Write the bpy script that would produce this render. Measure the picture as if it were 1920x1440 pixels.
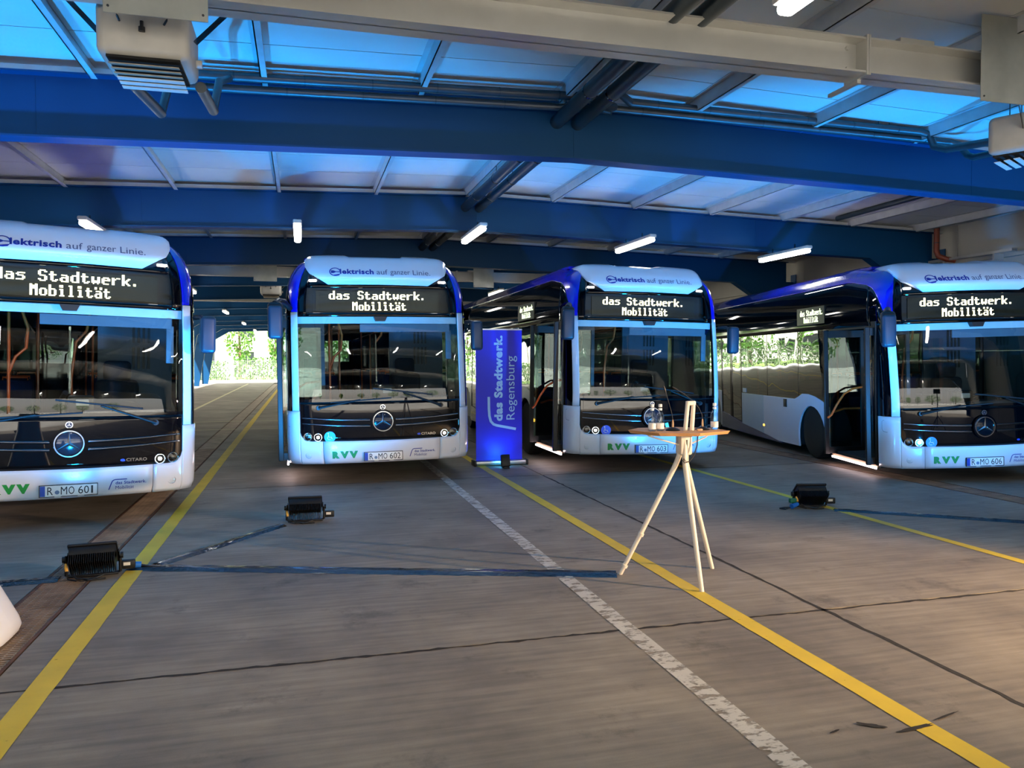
import bpy, bmesh, math, random
from mathutils import Matrix, Vector, Euler
random.seed(7)
for o in list(bpy.data.objects): bpy.data.objects.remove(o)
SC = bpy.context.scene
COL = SC.collection
PI = math.pi

# ------------------------------------------------------------------ camera, world, sun, exposure
CAM_H, YAW, PITCH, ROLL, FPX = 1.71555, 0.265111, -0.0319517, -0.0031029, 1451.53
def cam_axes():
    fw = Vector((math.sin(YAW)*math.cos(PITCH), math.cos(YAW)*math.cos(PITCH), math.sin(PITCH)))
    r0 = Vector((math.cos(YAW), -math.sin(YAW), 0)); u0 = r0.cross(fw)
    r = r0*math.cos(ROLL) + u0*math.sin(ROLL); u = -r0*math.sin(ROLL) + u0*math.cos(ROLL)
    return r, u, fw
_r, _u, _f = cam_axes()
cd = bpy.data.cameras.new('camera'); cd.sensor_width = 36; cd.lens = FPX/1920*36; cd.clip_start = .05; cd.clip_end = 600
cam = bpy.data.objects.new('camera', cd); COL.objects.link(cam)
cam.matrix_world = Matrix(((_r.x, _u.x, -_f.x, 0), (_r.y, _u.y, -_f.y, 0), (_r.z, _u.z, -_f.z, CAM_H), (0, 0, 0, 1)))
SC.camera = cam

W = bpy.data.worlds.new('sky'); SC.world = W; W.use_nodes = True
wn = W.node_tree.nodes; wl = W.node_tree.links; wn.clear()
wo = wn.new('ShaderNodeOutputWorld'); wb = wn.new('ShaderNodeBackground')
sky = wn.new('ShaderNodeTexSky'); sky.sky_type = 'NISHITA'; sky.sun_disc = False
sky.sun_elevation = math.radians(48); sky.sun_rotation = math.radians(200); sky.air_density = 1.0; sky.dust_density = 3.0
wmix = wn.new('ShaderNodeMixRGB'); wmix.inputs[0].default_value = .8; wmix.inputs[2].default_value = (4.5, 4.35, 4.1, 1)
wl.new(sky.outputs[0], wmix.inputs[1]); wl.new(wmix.outputs[0], wb.inputs[0]); wb.inputs[1].default_value = .42
wl.new(wb.outputs[0], wo.inputs[0])

sd = bpy.data.lights.new('sun', 'SUN'); sd.energy = 20; sd.angle = math.radians(1.2); sd.color = (1, .95, .86)
sun = bpy.data.objects.new('sun', sd); COL.objects.link(sun)
sun.rotation_euler = Vector((.35, .55, -1.0)).to_track_quat('-Z', 'Y').to_euler()

SC.view_settings.view_transform = 'Standard'; SC.view_settings.look = 'None'
SC.view_settings.gamma = 1; SC.view_settings.use_curve_mapping = False
SC.view_settings.exposure = 0.6

# ------------------------------------------------------------------ materials
def lin(c): return c/12.92 if c <= .04045 else ((c+.055)/1.055)**2.4
def S(r, g, b): return (lin(r/255), lin(g/255), lin(b/255), 1)
MATS = {}
def mat(name, col, rough=.5, metal=0, coat=0, var=.08, scale=6, bump=0, bscale=40, emit=None, estr=0, spec=None):
    m = bpy.data.materials.new(name); m.use_nodes = True; nt = m.node_tree; n = nt.nodes; l = nt.links
    p = n['Principled BSDF']; p.inputs['Roughness'].default_value = rough; p.inputs['Metallic'].default_value = metal
    p.inputs['Coat Weight'].default_value = coat; p.inputs['Coat Roughness'].default_value = .04
    if spec is not None: p.inputs['Specular IOR Level'].default_value = spec
    tc = n.new('ShaderNodeTexCoord'); nz = n.new('ShaderNodeTexNoise'); nz.inputs['Scale'].default_value = scale; nz.inputs['Detail'].default_value = 4
    l.new(tc.outputs['Object'], nz.inputs['Vector'])
    rp = n.new('ShaderNodeValToRGB'); rp.color_ramp.elements[0].position = .3; rp.color_ramp.elements[1].position = .7
    rp.color_ramp.elements[0].color = tuple(c*(1-var) for c in col[:3]) + (1,)
    rp.color_ramp.elements[1].color = tuple(min(1, c*(1+var)) for c in col[:3]) + (1,)
    l.new(nz.outputs['Fac'], rp.inputs['Fac']); l.new(rp.outputs['Color'], p.inputs['Base Color'])
    if bump:
        nb = n.new('ShaderNodeTexNoise'); nb.inputs['Scale'].default_value = bscale; nb.inputs['Detail'].default_value = 5
        l.new(tc.outputs['Object'], nb.inputs['Vector'])
        bp = n.new('ShaderNodeBump'); bp.inputs['Strength'].default_value = bump; bp.inputs['Distance'].default_value = .01
        l.new(nb.outputs['Fac'], bp.inputs['Height']); l.new(bp.outputs['Normal'], p.inputs['Normal'])
    if emit is not None:
        p.inputs['Emission Color'].default_value = emit; p.inputs['Emission Strength'].default_value = estr
    MATS[name] = m; return m
def glass(name, tint, refl=1.0, ior=1.5, wave=0.0, wscale=1.2):
    m = bpy.data.materials.new(name); m.use_nodes = True; nt = m.node_tree; n = nt.nodes; l = nt.links; n.clear()
    o = n.new('ShaderNodeOutputMaterial'); mx = n.new('ShaderNodeMixShader'); t = n.new('ShaderNodeBsdfTransparent'); g = n.new('ShaderNodeBsdfGlossy')
    fr = n.new('ShaderNodeFresnel'); ge = n.new('ShaderNodeNewGeometry'); mr_ = n.new('ShaderNodeMapRange')   # thin pane: same reflectance from both sides
    mr_.inputs['To Min'].default_value = ior; mr_.inputs['To Max'].default_value = 1/ior; l.new(ge.outputs['Backfacing'], mr_.inputs['Value']); l.new(mr_.outputs[0], fr.inputs['IOR'])
    mt = n.new('ShaderNodeMath'); mt.operation = 'MULTIPLY'; mt.inputs[1].default_value = refl; mt.use_clamp = True
    t.inputs[0].default_value = tint; g.inputs['Roughness'].default_value = .0; g.inputs[0].default_value = (1, 1, 1, 1)
    tc = n.new('ShaderNodeTexCoord'); nz = n.new('ShaderNodeTexNoise'); nz.inputs['Scale'].default_value = wscale; nz.inputs['Detail'].default_value = 1
    bp = n.new('ShaderNodeBump'); bp.inputs['Strength'].default_value = wave; bp.inputs['Distance'].default_value = .05
    l.new(tc.outputs['Object'], nz.inputs['Vector']); l.new(nz.outputs['Fac'], bp.inputs['Height']); l.new(bp.outputs['Normal'], g.inputs['Normal'])
    l.new(fr.outputs[0], mt.inputs[0]); l.new(mt.outputs[0], mx.inputs[0]); l.new(t.outputs[0], mx.inputs[1]); l.new(g.outputs[0], mx.inputs[2]); l.new(mx.outputs[0], o.inputs[0])
    MATS[name] = m; return m
def emis(name, col, strength):
    m = bpy.data.materials.new(name); m.use_nodes = True; nt = m.node_tree; n = nt.nodes; n.clear()
    o = n.new('ShaderNodeOutputMaterial'); e = n.new('ShaderNodeEmission'); e.inputs[0].default_value = col; e.inputs[1].default_value = strength
    nt.links.new(e.outputs[0], o.inputs[0]); MATS[name] = m; return m

def concrete(name, c1, c2, scale=.9, streak=True):
    m = bpy.data.materials.new(name); m.use_nodes = True; nt = m.node_tree; n = nt.nodes; l = nt.links; p = n['Principled BSDF']
    tc = n.new('ShaderNodeTexCoord')
    a = n.new('ShaderNodeTexNoise'); a.inputs['Scale'].default_value = scale; a.inputs['Detail'].default_value = 8; a.inputs['Roughness'].default_value = .62
    mp = n.new('ShaderNodeMapping'); mp.inputs['Scale'].default_value = (.7, 9, 1)
    b = n.new('ShaderNodeTexNoise'); b.inputs['Scale'].default_value = 2.2; b.inputs['Detail'].default_value = 6
    g = n.new('ShaderNodeTexNoise'); g.inputs['Scale'].default_value = 160; g.inputs['Detail'].default_value = 3
    l.new(tc.outputs['Object'], a.inputs['Vector']); l.new(tc.outputs['Object'], mp.inputs['Vector']); l.new(mp.outputs[0], b.inputs['Vector']); l.new(tc.outputs['Object'], g.inputs['Vector'])
    r1 = n.new('ShaderNodeValToRGB'); r1.color_ramp.elements[0].position = .34; r1.color_ramp.elements[1].position = .68
    r1.color_ramp.elements[0].color = c1; r1.color_ramp.elements[1].color = c2; l.new(a.outputs['Fac'], r1.inputs[0])
    r2 = n.new('ShaderNodeValToRGB'); r2.color_ramp.elements[0].color = (.66, .66, .66, 1); r2.color_ramp.elements[1].color = (1.28, 1.26, 1.22, 1)
    r2.color_ramp.elements[0].position = .3; r2.color_ramp.elements[1].position = .75; l.new(b.outputs['Fac'], r2.inputs[0])
    r3 = n.new('ShaderNodeValToRGB'); r3.color_ramp.elements[0].color = (.82, .82, .82, 1); r3.color_ramp.elements[1].color = (1.15, 1.15, 1.15, 1)
    l.new(g.outputs['Fac'], r3.inputs[0])
    m1 = n.new('ShaderNodeMixRGB'); m1.blend_type = 'MULTIPLY'; m1.inputs[0].default_value = .75 if streak else .3; l.new(r1.outputs[0], m1.inputs[1]); l.new(r2.outputs[0], m1.inputs[2])
    m2 = n.new('ShaderNodeMixRGB'); m2.blend_type = 'MULTIPLY'; m2.inputs[0].default_value = .7; l.new(m1.outputs[0], m2.inputs[1]); l.new(r3.outputs[0], m2.inputs[2])
    st = n.new('ShaderNodeTexNoise'); st.inputs['Scale'].default_value = 1.9; st.inputs['Detail'].default_value = 7; st.inputs['Roughness'].default_value = .7
    ms = n.new('ShaderNodeMapping'); ms.inputs['Location'].default_value = (3.1, 7.7, 0); l.new(tc.outputs['Object'], ms.inputs['Vector']); l.new(ms.outputs[0], st.inputs['Vector'])
    rs = n.new('ShaderNodeValToRGB'); rs.color_ramp.elements[0].position = .30; rs.color_ramp.elements[0].color = (.45, .44, .43, 1); rs.color_ramp.elements[1].position = .42; rs.color_ramp.elements[1].color = (1, 1, 1, 1)
    l.new(st.outputs['Fac'], rs.inputs[0])
    m3 = n.new('ShaderNodeMixRGB'); m3.blend_type = 'MULTIPLY'; m3.inputs[0].default_value = .8; l.new(m2.outputs[0], m3.inputs[1]); l.new(rs.outputs[0], m3.inputs[2])
    l.new(m3.outputs[0], p.inputs['Base Color'])
    p.inputs['Roughness'].default_value = .62
    bp = n.new('ShaderNodeBump'); bp.inputs['Strength'].default_value = .25; bp.inputs['Distance'].default_value = .004
    l.new(b.outputs['Fac'], bp.inputs['Height']); l.new(bp.outputs[0], p.inputs['Normal'])
    MATS[name] = m; return m
def paint(name, col, wear=.45, sharp=.06, scale=18):
    m = bpy.data.materials.new(name); m.use_nodes = True; nt = m.node_tree; n = nt.nodes; l = nt.links; p = n['Principled BSDF']; o = n['Material Output']
    tc = n.new('ShaderNodeTexCoord'); z = n.new('ShaderNodeTexNoise'); z.inputs['Scale'].default_value = scale; z.inputs['Detail'].default_value = 7; z.inputs['Roughness'].default_value = .7
    mp = n.new('ShaderNodeMapping'); mp.inputs['Scale'].default_value = (.7, 1.6, 1); l.new(tc.outputs['Object'], mp.inputs[0]); l.new(mp.outputs[0], z.inputs['Vector'])
    r = n.new('ShaderNodeValToRGB'); r.color_ramp.elements[0].position = wear-sharp; r.color_ramp.elements[1].position = wear+sharp
    l.new(z.outputs['Fac'], r.inputs[0])
    z2 = n.new('ShaderNodeTexNoise'); z2.inputs['Scale'].default_value = 3; z2.inputs['Detail'].default_value = 5; l.new(tc.outputs['Object'], z2.inputs['Vector'])
    r2 = n.new('ShaderNodeValToRGB'); r2.color_ramp.elements[0].color = tuple(c*.72 for c in col[:3])+(1,); r2.color_ramp.elements[1].color = tuple(min(1, c*1.15) for c in col[:3])+(1,)
    l.new(z2.outputs['Fac'], r2.inputs[0]); l.new(r2.outputs[0], p.inputs['Base Color']); p.inputs['Roughness'].default_value = .6
    t = n.new('ShaderNodeBsdfTransparent'); mx = n.new('ShaderNodeMixShader')
    l.new(r.outputs[0], mx.inputs[0]); l.new(t.outputs[0], mx.inputs[1]); l.new(p.outputs[0], mx.inputs[2]); l.new(mx.outputs[0], o.inputs[0])
    MATS[name] = m; return m

concrete('concrete', S(112, 104, 92), S(150, 140, 124)); concrete('asphalt', S(186, 184, 178), S(214, 211, 204), .4, False)
mat('joint', S(38, 35, 32), .9, var=.4, scale=30)
paint('yellow_paint', S(222, 190, 48), .30, .05); paint('white_paint', S(196, 192, 180), .45, .05, 10); paint('pale_paint', S(205, 196, 150), .35, .06)
mat('blue_steel', S(2, 58, 98), .5, var=.06, scale=1.2, spec=.2)
mat('ceiling_panel', S(206, 206, 200), .6, var=.05, scale=1.5); mat('purlin', S(186, 188, 188), .5, metal=.15, var=.08)
mat('galvanised', S(192, 190, 184), .38, metal=.6, var=.06, scale=3); mat('galvanised_plate', S(176, 180, 176), .36, metal=.65, var=.12, scale=4)
mat('pipe_lagging', S(70, 76, 80), .38, metal=.5, var=.15, scale=5); mat('pipe_dark', S(46, 58, 66), .4, metal=.3, var=.12)
mat('wall_panel', S(176, 172, 162), .7, var=.06, scale=1, bump=.1, bscale=60); mat('red_pipe', S(120, 52, 30), .45, var=.15)
mat('heater', S(176, 172, 164), .5, var=.12, scale=4); mat('louvre', S(150, 138, 118), .5, var=.15); mat('louvre_white', S(205, 203, 196), .5)
mat('rust', S(92, 62, 44), .8, var=.35, scale=9); mat('grate', S(146, 124, 104), .5, metal=.25, var=.35, scale=5); mat('pit', S(22, 19, 17), .95)
mat('bus_white', S(212, 214, 218), .22, coat=.6, var=.01); mat('bus_blue', S(8, 16, 176), .2, coat=.8, var=.03); mat('bus_pale', S(176, 196, 206), .25, coat=.6, var=.02)
mat('bus_navy', S(14, 44, 104), .25, coat=.6, var=.35, scale=3); mat('bus_black', S(4, 4, 6), .04, var=.05, spec=.45); mat('bus_mask', S(4, 4, 6), .02, var=.05, spec=.5)
mat('black_plastic', S(11, 11, 12), .45, var=.15); mat('rubber', S(16, 16, 17), .75, var=.2, bump=.1); mat('mirror_shell', S(34, 50, 64), .4, var=.05)
mat('chrome', S(225, 228, 232), .1, metal=1, var=.02); mat('chrome_dark', S(110, 114, 122), .12, metal=1, var=.05); mat('emblem_disc', S(28, 40, 52), .15, coat=1)
mat('dash', S(34, 37, 42), .6, var=.2); mat('cab_grey', S(66, 76, 86), .6, var=.06); mat('cab_light', S(196, 204, 210), .5, var=.04); mat('seat_fabric', S(24, 26, 34), .9, var=.25, scale=40)
mat('seat_blue', S(20, 30, 84), .85, var=.3, scale=60); mat('orange', S(226, 96, 30), .35, coat=.4, var=.05); mat('bus_floor', S(70, 62, 56), .7, var=.2)
mat('blind_grey', S(84, 98, 110), .6, var=.04)
mat('headliner', S(86, 88, 92), .7); mat('screen_dark', S(14, 26, 24), .3, var=.2, scale=60)
mat('green_print', S(16, 142, 52), .5, var=.02); mat('blue_print', S(24, 34, 132), .5, var=.02); mat('grey_print', S(74, 78, 108), .5, var=.02); mat('black_print', S(24, 24, 26), .5, var=.02)
mat('plate_white', S(236, 236, 230), .4, var=.02); mat('plate_blue', S(16, 64, 170), .4, var=.02); mat('seal', S(104, 128, 160), .5); mat('white_print', S(236, 238, 242), .5, var=.02)
mat('sticker_blue', S(20, 70, 210), .35, var=.03); mat('wheel_black', S(20, 20, 22), .35, metal=.3, var=.2)
mat('banner_blue', S(18, 26, 214), .5, var=.03, scale=2); mat('banner_white_bluelit', S(170, 214, 255), .5, var=.02); mat('silver', S(186, 186, 188), .3, metal=.8, var=.06)  # banner lettering is white print with blue light put into its colour
mat('flood_black', S(20, 20, 22), .42, metal=.2, var=.2); mat('cable_black', S(20, 20, 22), .4, var=.2); mat('tape_film', S(14, 14, 15), .22, coat=.3, var=.3, scale=25, bump=.7, bscale=28)
mat('plug_orange', S(230, 170, 70), .5); mat('plug_blue', S(30, 110, 200), .5); mat('plug_green', S(20, 110, 80), .5)
mat('leg_white', S(236, 222, 202), .4, var=.04); mat('wood', S(206, 150, 96), .5, var=.14, scale=10); mat('wood_light', S(190, 150, 112), .5, var=.1)
mat('bottle_cap', S(232, 226, 216), .4); mat('bottle_label', S(236, 226, 214), .5, var=.12, scale=60); mat('white_plastic', S(236, 238, 242), .3, coat=.4, var=.02); mat('red_box', S(120, 30, 24), .5)
mat('leaf', S(92, 138, 52), .6, var=.35, scale=3); mat('leaf_dark', S(70, 112, 44), .6, var=.35, scale=3); mat('bark', S(104, 88, 70), .9, var=.3, scale=12, bump=.5)
mat('facade', S(232, 230, 224), .8, var=.03); mat('far_window', S(44, 50, 54), .15, var=.1); mat('window_frame', S(150, 150, 148), .5); mat('fence_metal', S(190, 196, 192), .5, metal=.2); mat('grass', S(120, 150, 70), .9, var=.3, scale=2)
mat('spot_black', S(18, 18, 20), .5)
glass('windscreen', (.80, .90, .88, 1), 1.5, 1.5, .05, .9); glass('side_glass', (.30, .36, .33, 1), 1.8, 1.6, .10, 1.3); glass('door_glass', (.66, .76, .74, 1), 1.6, 1.5, .05, 1.5)
glass('sign_glass', (.9, .93, .9, 1), .3, 1.45)
glass('clear', (.93, .95, .95, 1), 1.3, 1.4)
emis('tube_light', (1, .97, .90, 1), 20); emis('led_text', (1, .92, .62, 1), 3.2); emis('led_side', (.82, 1, .55, 1), 3.0); emis('lamp_white', (1, .97, .9, 1), 22); emis('lamp_glow', (1, .98, .94, 1), 9)
emis('step_light', (1, .80, .88, 1), 9); emis('cyan_led', (.06, .55, 1, 1), 30); emis('amber', (1, .45, .05, 1), 3); emis('warm_led', (1, .8, .55, 1), 20)

# ------------------------------------------------------------------ mesh helpers
class MB:
    def __init__(s): s.v = []; s.f = []; s.m = []; s.cur = 0
    def add(s, vs, fs):
        b = len(s.v); s.v += [tuple(v) for v in vs]
        for f in fs: s.f.append([b+i for i in f]); s.m.append(s.cur)
        return s
    def box(s, x0, x1, y0, y1, z0, z1):
        return s.add([(x0,y0,z0),(x1,y0,z0),(x1,y1,z0),(x0,y1,z0),(x0,y0,z1),(x1,y0,z1),(x1,y1,z1),(x0,y1,z1)],
                     [(0,3,2,1),(4,5,6,7),(0,1,5,4),(1,2,6,5),(2,3,7,6),(3,0,4,7)])
    def rbox(s, x0, x1, y0, y1, z0, z1, r=.01, seg=2, M=None):
        bm = bmesh.new(); bmesh.ops.create_cube(bm, size=1)
        for v in bm.verts: v.co = Vector(((x0+x1)/2+v.co.x*(x1-x0), (y0+y1)/2+v.co.y*(y1-y0), (z0+z1)/2+v.co.z*(z1-z0)))
        bmesh.ops.bevel(bm, geom=bm.edges[:], offset=r, segments=seg, affect='EDGES', profile=.5)
        if M is not None: bmesh.ops.transform(bm, matrix=M, verts=bm.verts)
        bm.verts.index_update(); s.add([v.co for v in bm.verts], [[v.index for v in f.verts] for f in bm.faces]); bm.free(); return s
    def tube(s, pts, r, n=10, cap=True):
        pts = [Vector(p) for p in pts]; rs = r if isinstance(r, (list, tuple)) else [r]*len(pts); vs = []; up = None
        for i, p in enumerate(pts):
            t = (pts[min(i+1, len(pts)-1)]-pts[max(i-1, 0)]).normalized()
            if up is None: a = Vector((0,0,1)) if abs(t.z) < .9 else Vector((1,0,0)); up = (a - t*a.dot(t)).normalized()
            else: up = (up - t*up.dot(t)).normalized()
            w = t.cross(up)
            vs += [p + (up*math.cos(2*PI*k/n) + w*math.sin(2*PI*k/n))*rs[i] for k in range(n)]
        fs = [(i*n+k, i*n+(k+1)%n, (i+1)*n+(k+1)%n, (i+1)*n+k) for i in range(len(pts)-1) for k in range(n)]
        if cap: fs += [tuple(range(n))[::-1], tuple((len(pts)-1)*n+k for k in range(n))]
        return s.add(vs, fs)
    def lathe(s, prof, n=24, M=None):
        M = M or Matrix.Identity(4); vs = [M @ Vector((r*math.cos(2*PI*k/n), r*math.sin(2*PI*k/n), z)) for r, z in prof for k in range(n)]
        fs = [(i*n+k, i*n+(k+1)%n, (i+1)*n+(k+1)%n, (i+1)*n+k) for i in range(len(prof)-1) for k in range(n)]
        if prof[0][0] > 1e-4: fs.append(tuple(range(n))[::-1])
        if prof[-1][0] > 1e-4: fs.append(tuple((len(prof)-1)*n+k for k in range(n)))
        return s.add(vs, fs)
    def grid(s, rows, flip=False):
        m = len(rows[0]); vs = [p for r in rows for p in r]
        fs = [(i*m+j, i*m+j+1, (i+1)*m+j+1, (i+1)*m+j) for i in range(len(rows)-1) for j in range(m-1)]
        if flip: fs = [f[::-1] for f in fs]
        return s.add(vs, fs)
    def prism(s, poly, fn0, fn1):
        n = len(poly); vs = [fn0(*p) for p in poly] + [fn1(*p) for p in poly]
        return s.add(vs, [tuple(range(n))[::-1], tuple(range(n, 2*n))] + [(i, (i+1) % n, n+(i+1) % n, n+i) for i in range(n)])
    def build(s, name, m, parent=None, loc=None, rot=None, smooth=35, recalc=True):
        me = bpy.data.meshes.new(name); me.from_pydata(s.v, [], s.f)
        ms = m if isinstance(m, (list, tuple)) else [m]
        for k in ms: me.materials.append(MATS[k])
        if len(ms) > 1: me.polygons.foreach_set('material_index', s.m)
        if recalc:
            bm = bmesh.new(); bm.from_mesh(me); bmesh.ops.recalc_face_normals(bm, faces=bm.faces[:]); bm.to_mesh(me); bm.free()
        if smooth:
            me.polygons.foreach_set('use_smooth', [True]*len(me.polygons)); me.set_sharp_from_angle(angle=math.radians(smooth))
        me.update()
        o = bpy.data.objects.new(name, me); COL.objects.link(o)
        if parent: o.parent = parent
        if loc: o.location = loc
        if rot: o.rotation_euler = rot
        return o
def tag(o, label=None, cat=None, group=None, kind=None):
    if label: o['label'] = label
    if cat: o['category'] = cat
    if group: o['group'] = group
    if kind: o['kind'] = kind
    return o
def empty(name, loc=(0,0,0), rz=0):
    o = bpy.data.objects.new(name, None); COL.objects.link(o); o.location = loc; o.rotation_euler = (0,0,rz); o.empty_display_size = .1; return o
def copy_tree(o, parent=None):
    c = o.copy(); COL.objects.link(c); c.parent = parent
    for ch in list(o.children): copy_tree(ch, c)
    return c
def inst(src, loc, rot=None, parent=None, scale=None):
    c = src.copy(); COL.objects.link(c); c.parent = parent if parent else src.parent; c.location = loc
    if rot: c.rotation_euler = rot
    if scale: c.scale = scale
    return c
def text_mesh(body, size=1, bold=0.0, align='LEFT', depth=.0):
    cu = bpy.data.curves.new('print', 'FONT'); cu.body = body; cu.size = size; cu.align_x = align; cu.offset = bold; cu.space_character = 1+bold*2.2; cu.extrude = depth; cu.resolution_u = 3
    to = bpy.data.objects.new('print', cu); COL.objects.link(to); dg = bpy.context.evaluated_depsgraph_get()
    me = bpy.data.meshes.new_from_object(to.evaluated_get(dg)); bpy.data.objects.remove(to); bpy.data.curves.remove(cu); return me
def text_pts(body, x0, x1, z0, z1, fn, bold=0.0):
    """glyph mesh fitted to the box x0..x1 / z0..z1, each vertex mapped by fn(x, z)"""
    me = text_mesh(body, 1, bold)
    vs = [v.co.copy() for v in me.vertices]; fs = [list(p.vertices) for p in me.polygons]; bpy.data.meshes.remove(me)
    ax = min(v.x for v in vs); bx = max(v.x for v in vs); az = min(v.y for v in vs); bz = max(v.y for v in vs)
    return [fn(x0+(v.x-ax)/(bx-ax)*(x1-x0), z0+(v.y-az)/(bz-az)*(z1-z0)) for v in vs], fs

# dot-matrix font for the destination displays
GL = {
'd': "....## ....## ....## .##### ##..## ##..## ##..## ##..## .#####", 'a': "...... ...... ...... .####. ....## .##### ##..## ##..## .#####",
's': "...... ...... ...... .##### ##.... .####. ....## ....## #####.", 'S': ".####. ##..## ##.... ##.... .####. ....## ....## ##..## .####.",
't': "...... .##... .##... #####. .##... .##... .##... .##.## ..###.", 'w': "...... ...... ...... ##..## ##..## ##..## ###### ###### .#..#.",
'e': "...... ...... ...... .####. ##..## ###### ##.... ##.... .####.", 'r': "...... ...... ...... ##.### ###... ##.... ##.... ##.... ##....",
'k': "##.... ##.... ##.... ##..## ##.##. ####.. ####.. ##.##. ##..##", '.': "...... ...... ...... ...... ...... ...... ...... .##... .##...",
'M': "##..## ###### ###### ###### ##..## ##..## ##..## ##..## ##..##", 'o': "...... ...... ...... .####. ##..## ##..## ##..## ##..## .####.",
'b': "##.... ##.... ##.... #####. ##..## ##..## ##..## ##..## #####.", 'i': ".###.. .###.. ...... .###.. ..##.. ..##.. ..##.. ..##.. .####.",
'l': ".###.. ..##.. ..##.. ..##.. ..##.. ..##.. ..##.. ..##.. .####.", 'ä': "##..## ##..## ...... .####. ....## .##### ##..## ##..## .#####", ' ': "...... ...... ...... ...... ...... ...... ...... ...... ......"}
def dots(line, x0, x1, z0, z1, fn, mb):
    n = len(line)*7-1; px = (x1-x0)/n; pz = (z1-z0)/9
    for i, ch in enumerate(line):
        for r, row in enumerate(GL[ch].split()):
            for c, k in enumerate(row):
                if k == '#':
                    x = x0+(i*7+c)*px; z = z1-(r+1)*pz; e = .06
                    q = [(x+px*e, z+pz*e), (x+px*(1-e), z+pz*e), (x+px*(1-e), z+pz*(1-e)), (x+px*e, z+pz*(1-e))]
                    mb.add([fn(*p) for p in q], [(0,1,2,3)])

# ------------------------------------------------------------------ the hall
XL, XR, XA, SL = -6.95, 13.2, 3.05, .027
BAY, Y0, NLAST = 5.13, 8.49, 10
YF, YB = Y0-3*BAY-.4, Y0+NLAST*BAY+.3          # front edge behind the camera, far edge
zb = lambda x: 4.0-SL*abs(x-XA)                # underside of rafters
BH = .61
# floor: slabs separated by sunken joints, drain channels left open
fl = empty('floor'); tag(fl, kind='structure')
GX = [(-1.96, -1.61), (8.14, 8.52)]
xs = [(XL-6, -1.96), (-1.61, 3.42), (3.42, 8.14), (8.52, XR+.3)]
ys = [YF-.5, -1.9, 4.5, 10.9, 17.3, 23.7, 30.1, 36.5, 42.9, 49.3, 55.7, YB+.8]
for (a, b) in xs:
    for c, d in zip(ys[:-1], ys[1:]):
        g = .009
        MB().box(a+g if a > -5 else a, b-g if b < 13 else b, c+g, d-g, -.12, 0).build('slab', 'concrete', fl, smooth=0)
MB().box(XL-6, XR+.3, YF-.5, YB+.8, -.25, -.13).build('subfloor', 'pit', fl, smooth=0)
def ragged(name, m, x0, y0, x1, y1, w, z=.0015, n=60, amp=.5, parent=fl):
    L = math.hypot(x1-x0, y1-y0); nx, ny = -(y1-y0)/L, (x1-x0)/L; A = []; B = []
    for i in range(n+1):
        t = i/n; x = x0+(x1-x0)*t; y = y0+(y1-y0)*t; j = random.uniform(-.3, .3)*w*amp
        a = w/2*(1+random.uniform(-amp, amp)); b = w/2*(1+random.uniform(-amp, amp))
        A.append((x+nx*(a+j), y+ny*(a+j), z)); B.append((x-nx*(b-j), y-ny*(b-j), z))
    mb = MB(); mb.grid([A, B]); o = mb.build(name, m, parent, smooth=0)
    return o
ragged('joint_filler', 'joint', -1.6, 4.5, 8.1, 4.47, .026, n=160, amp=.7)
ragged('joint_filler', 'joint', XL-3, 4.5, -1.97, 4.5, .03, n=60, amp=.7)
ragged('joint_filler', 'joint', 3.42, -1.9, 3.42, 10.9, .030, n=130, amp=.5)
ragged('joint_filler', 'joint', -1.6, 10.9, 3.4, 10.9, .018, n=60, amp=.7)
ragged('joint_filler', 'joint', 3.45, 10.9, 8.1, 10.9, .018, n=60, amp=.7)
# tar repair patch on the yellow line and small scuffs
for (x, y, w, h, a) in [(2.72, 2.92, .24, .03, .1), (2.54, 3.0, .14, .035, -.6), (2.34, 2.99, .07, .015, .3), (2.95, 2.98, .2, .014, .25)]:
    mb = MB(); n = 22; ps = []
    for k in range(n):
        t = 2*PI*k/n; rr = random.uniform(.75, 1.15); ps.append((x+math.cos(a)*w/2*rr*math.cos(t)-math.sin(a)*h/2*rr*math.sin(t), y+math.sin(a)*w/2*rr*math.cos(t)+math.cos(a)*h/2*rr*math.sin(t), .0045))
    mb.add(ps, [tuple(range(n))]); mb.build('tar_patch', 'joint', fl, smooth=0)
def line(name, m, x0, y0, x1, y1, w, lab, z=.003):
    o = ragged(name, m, x0, y0, x1, y1, w, z, max(8, int(math.hypot(x1-x0, y1-y0)*5)), .035, None)
    return tag(o, lab, 'road marking', 'painted floor lines')
line('lane_line', 'yellow_paint', -1.335, 1.0, -1.36, 59, .135, 'yellow floor line between the two left buses')
line('lane_line', 'yellow_paint', 2.785, -1.5, 2.69, 58, .125, 'yellow floor line passing under the high table')
line('lane_line', 'white_paint', 1.985, -1.5, 1.94, 58, .125, 'worn white floor line running under the second bus')
line('lane_line', 'yellow_paint', 5.84, -1.5, 5.74, 58, .105, 'yellow floor line by the floodlight on the right')
line('lane_line', 'pale_paint', -3.55, 14, -3.75, 59, .12, 'pale floor line far down the left aisle')
line('cross_line', 'pale_paint', -6.5, 20.35, 9, 20.1, .09, 'nearer of two pale lines crossing the far aisle')
line('cross_line', 'pale_paint', -6.5, 23.0, 9, 22.8, .09, 'farther of two pale lines crossing the far aisle')

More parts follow.
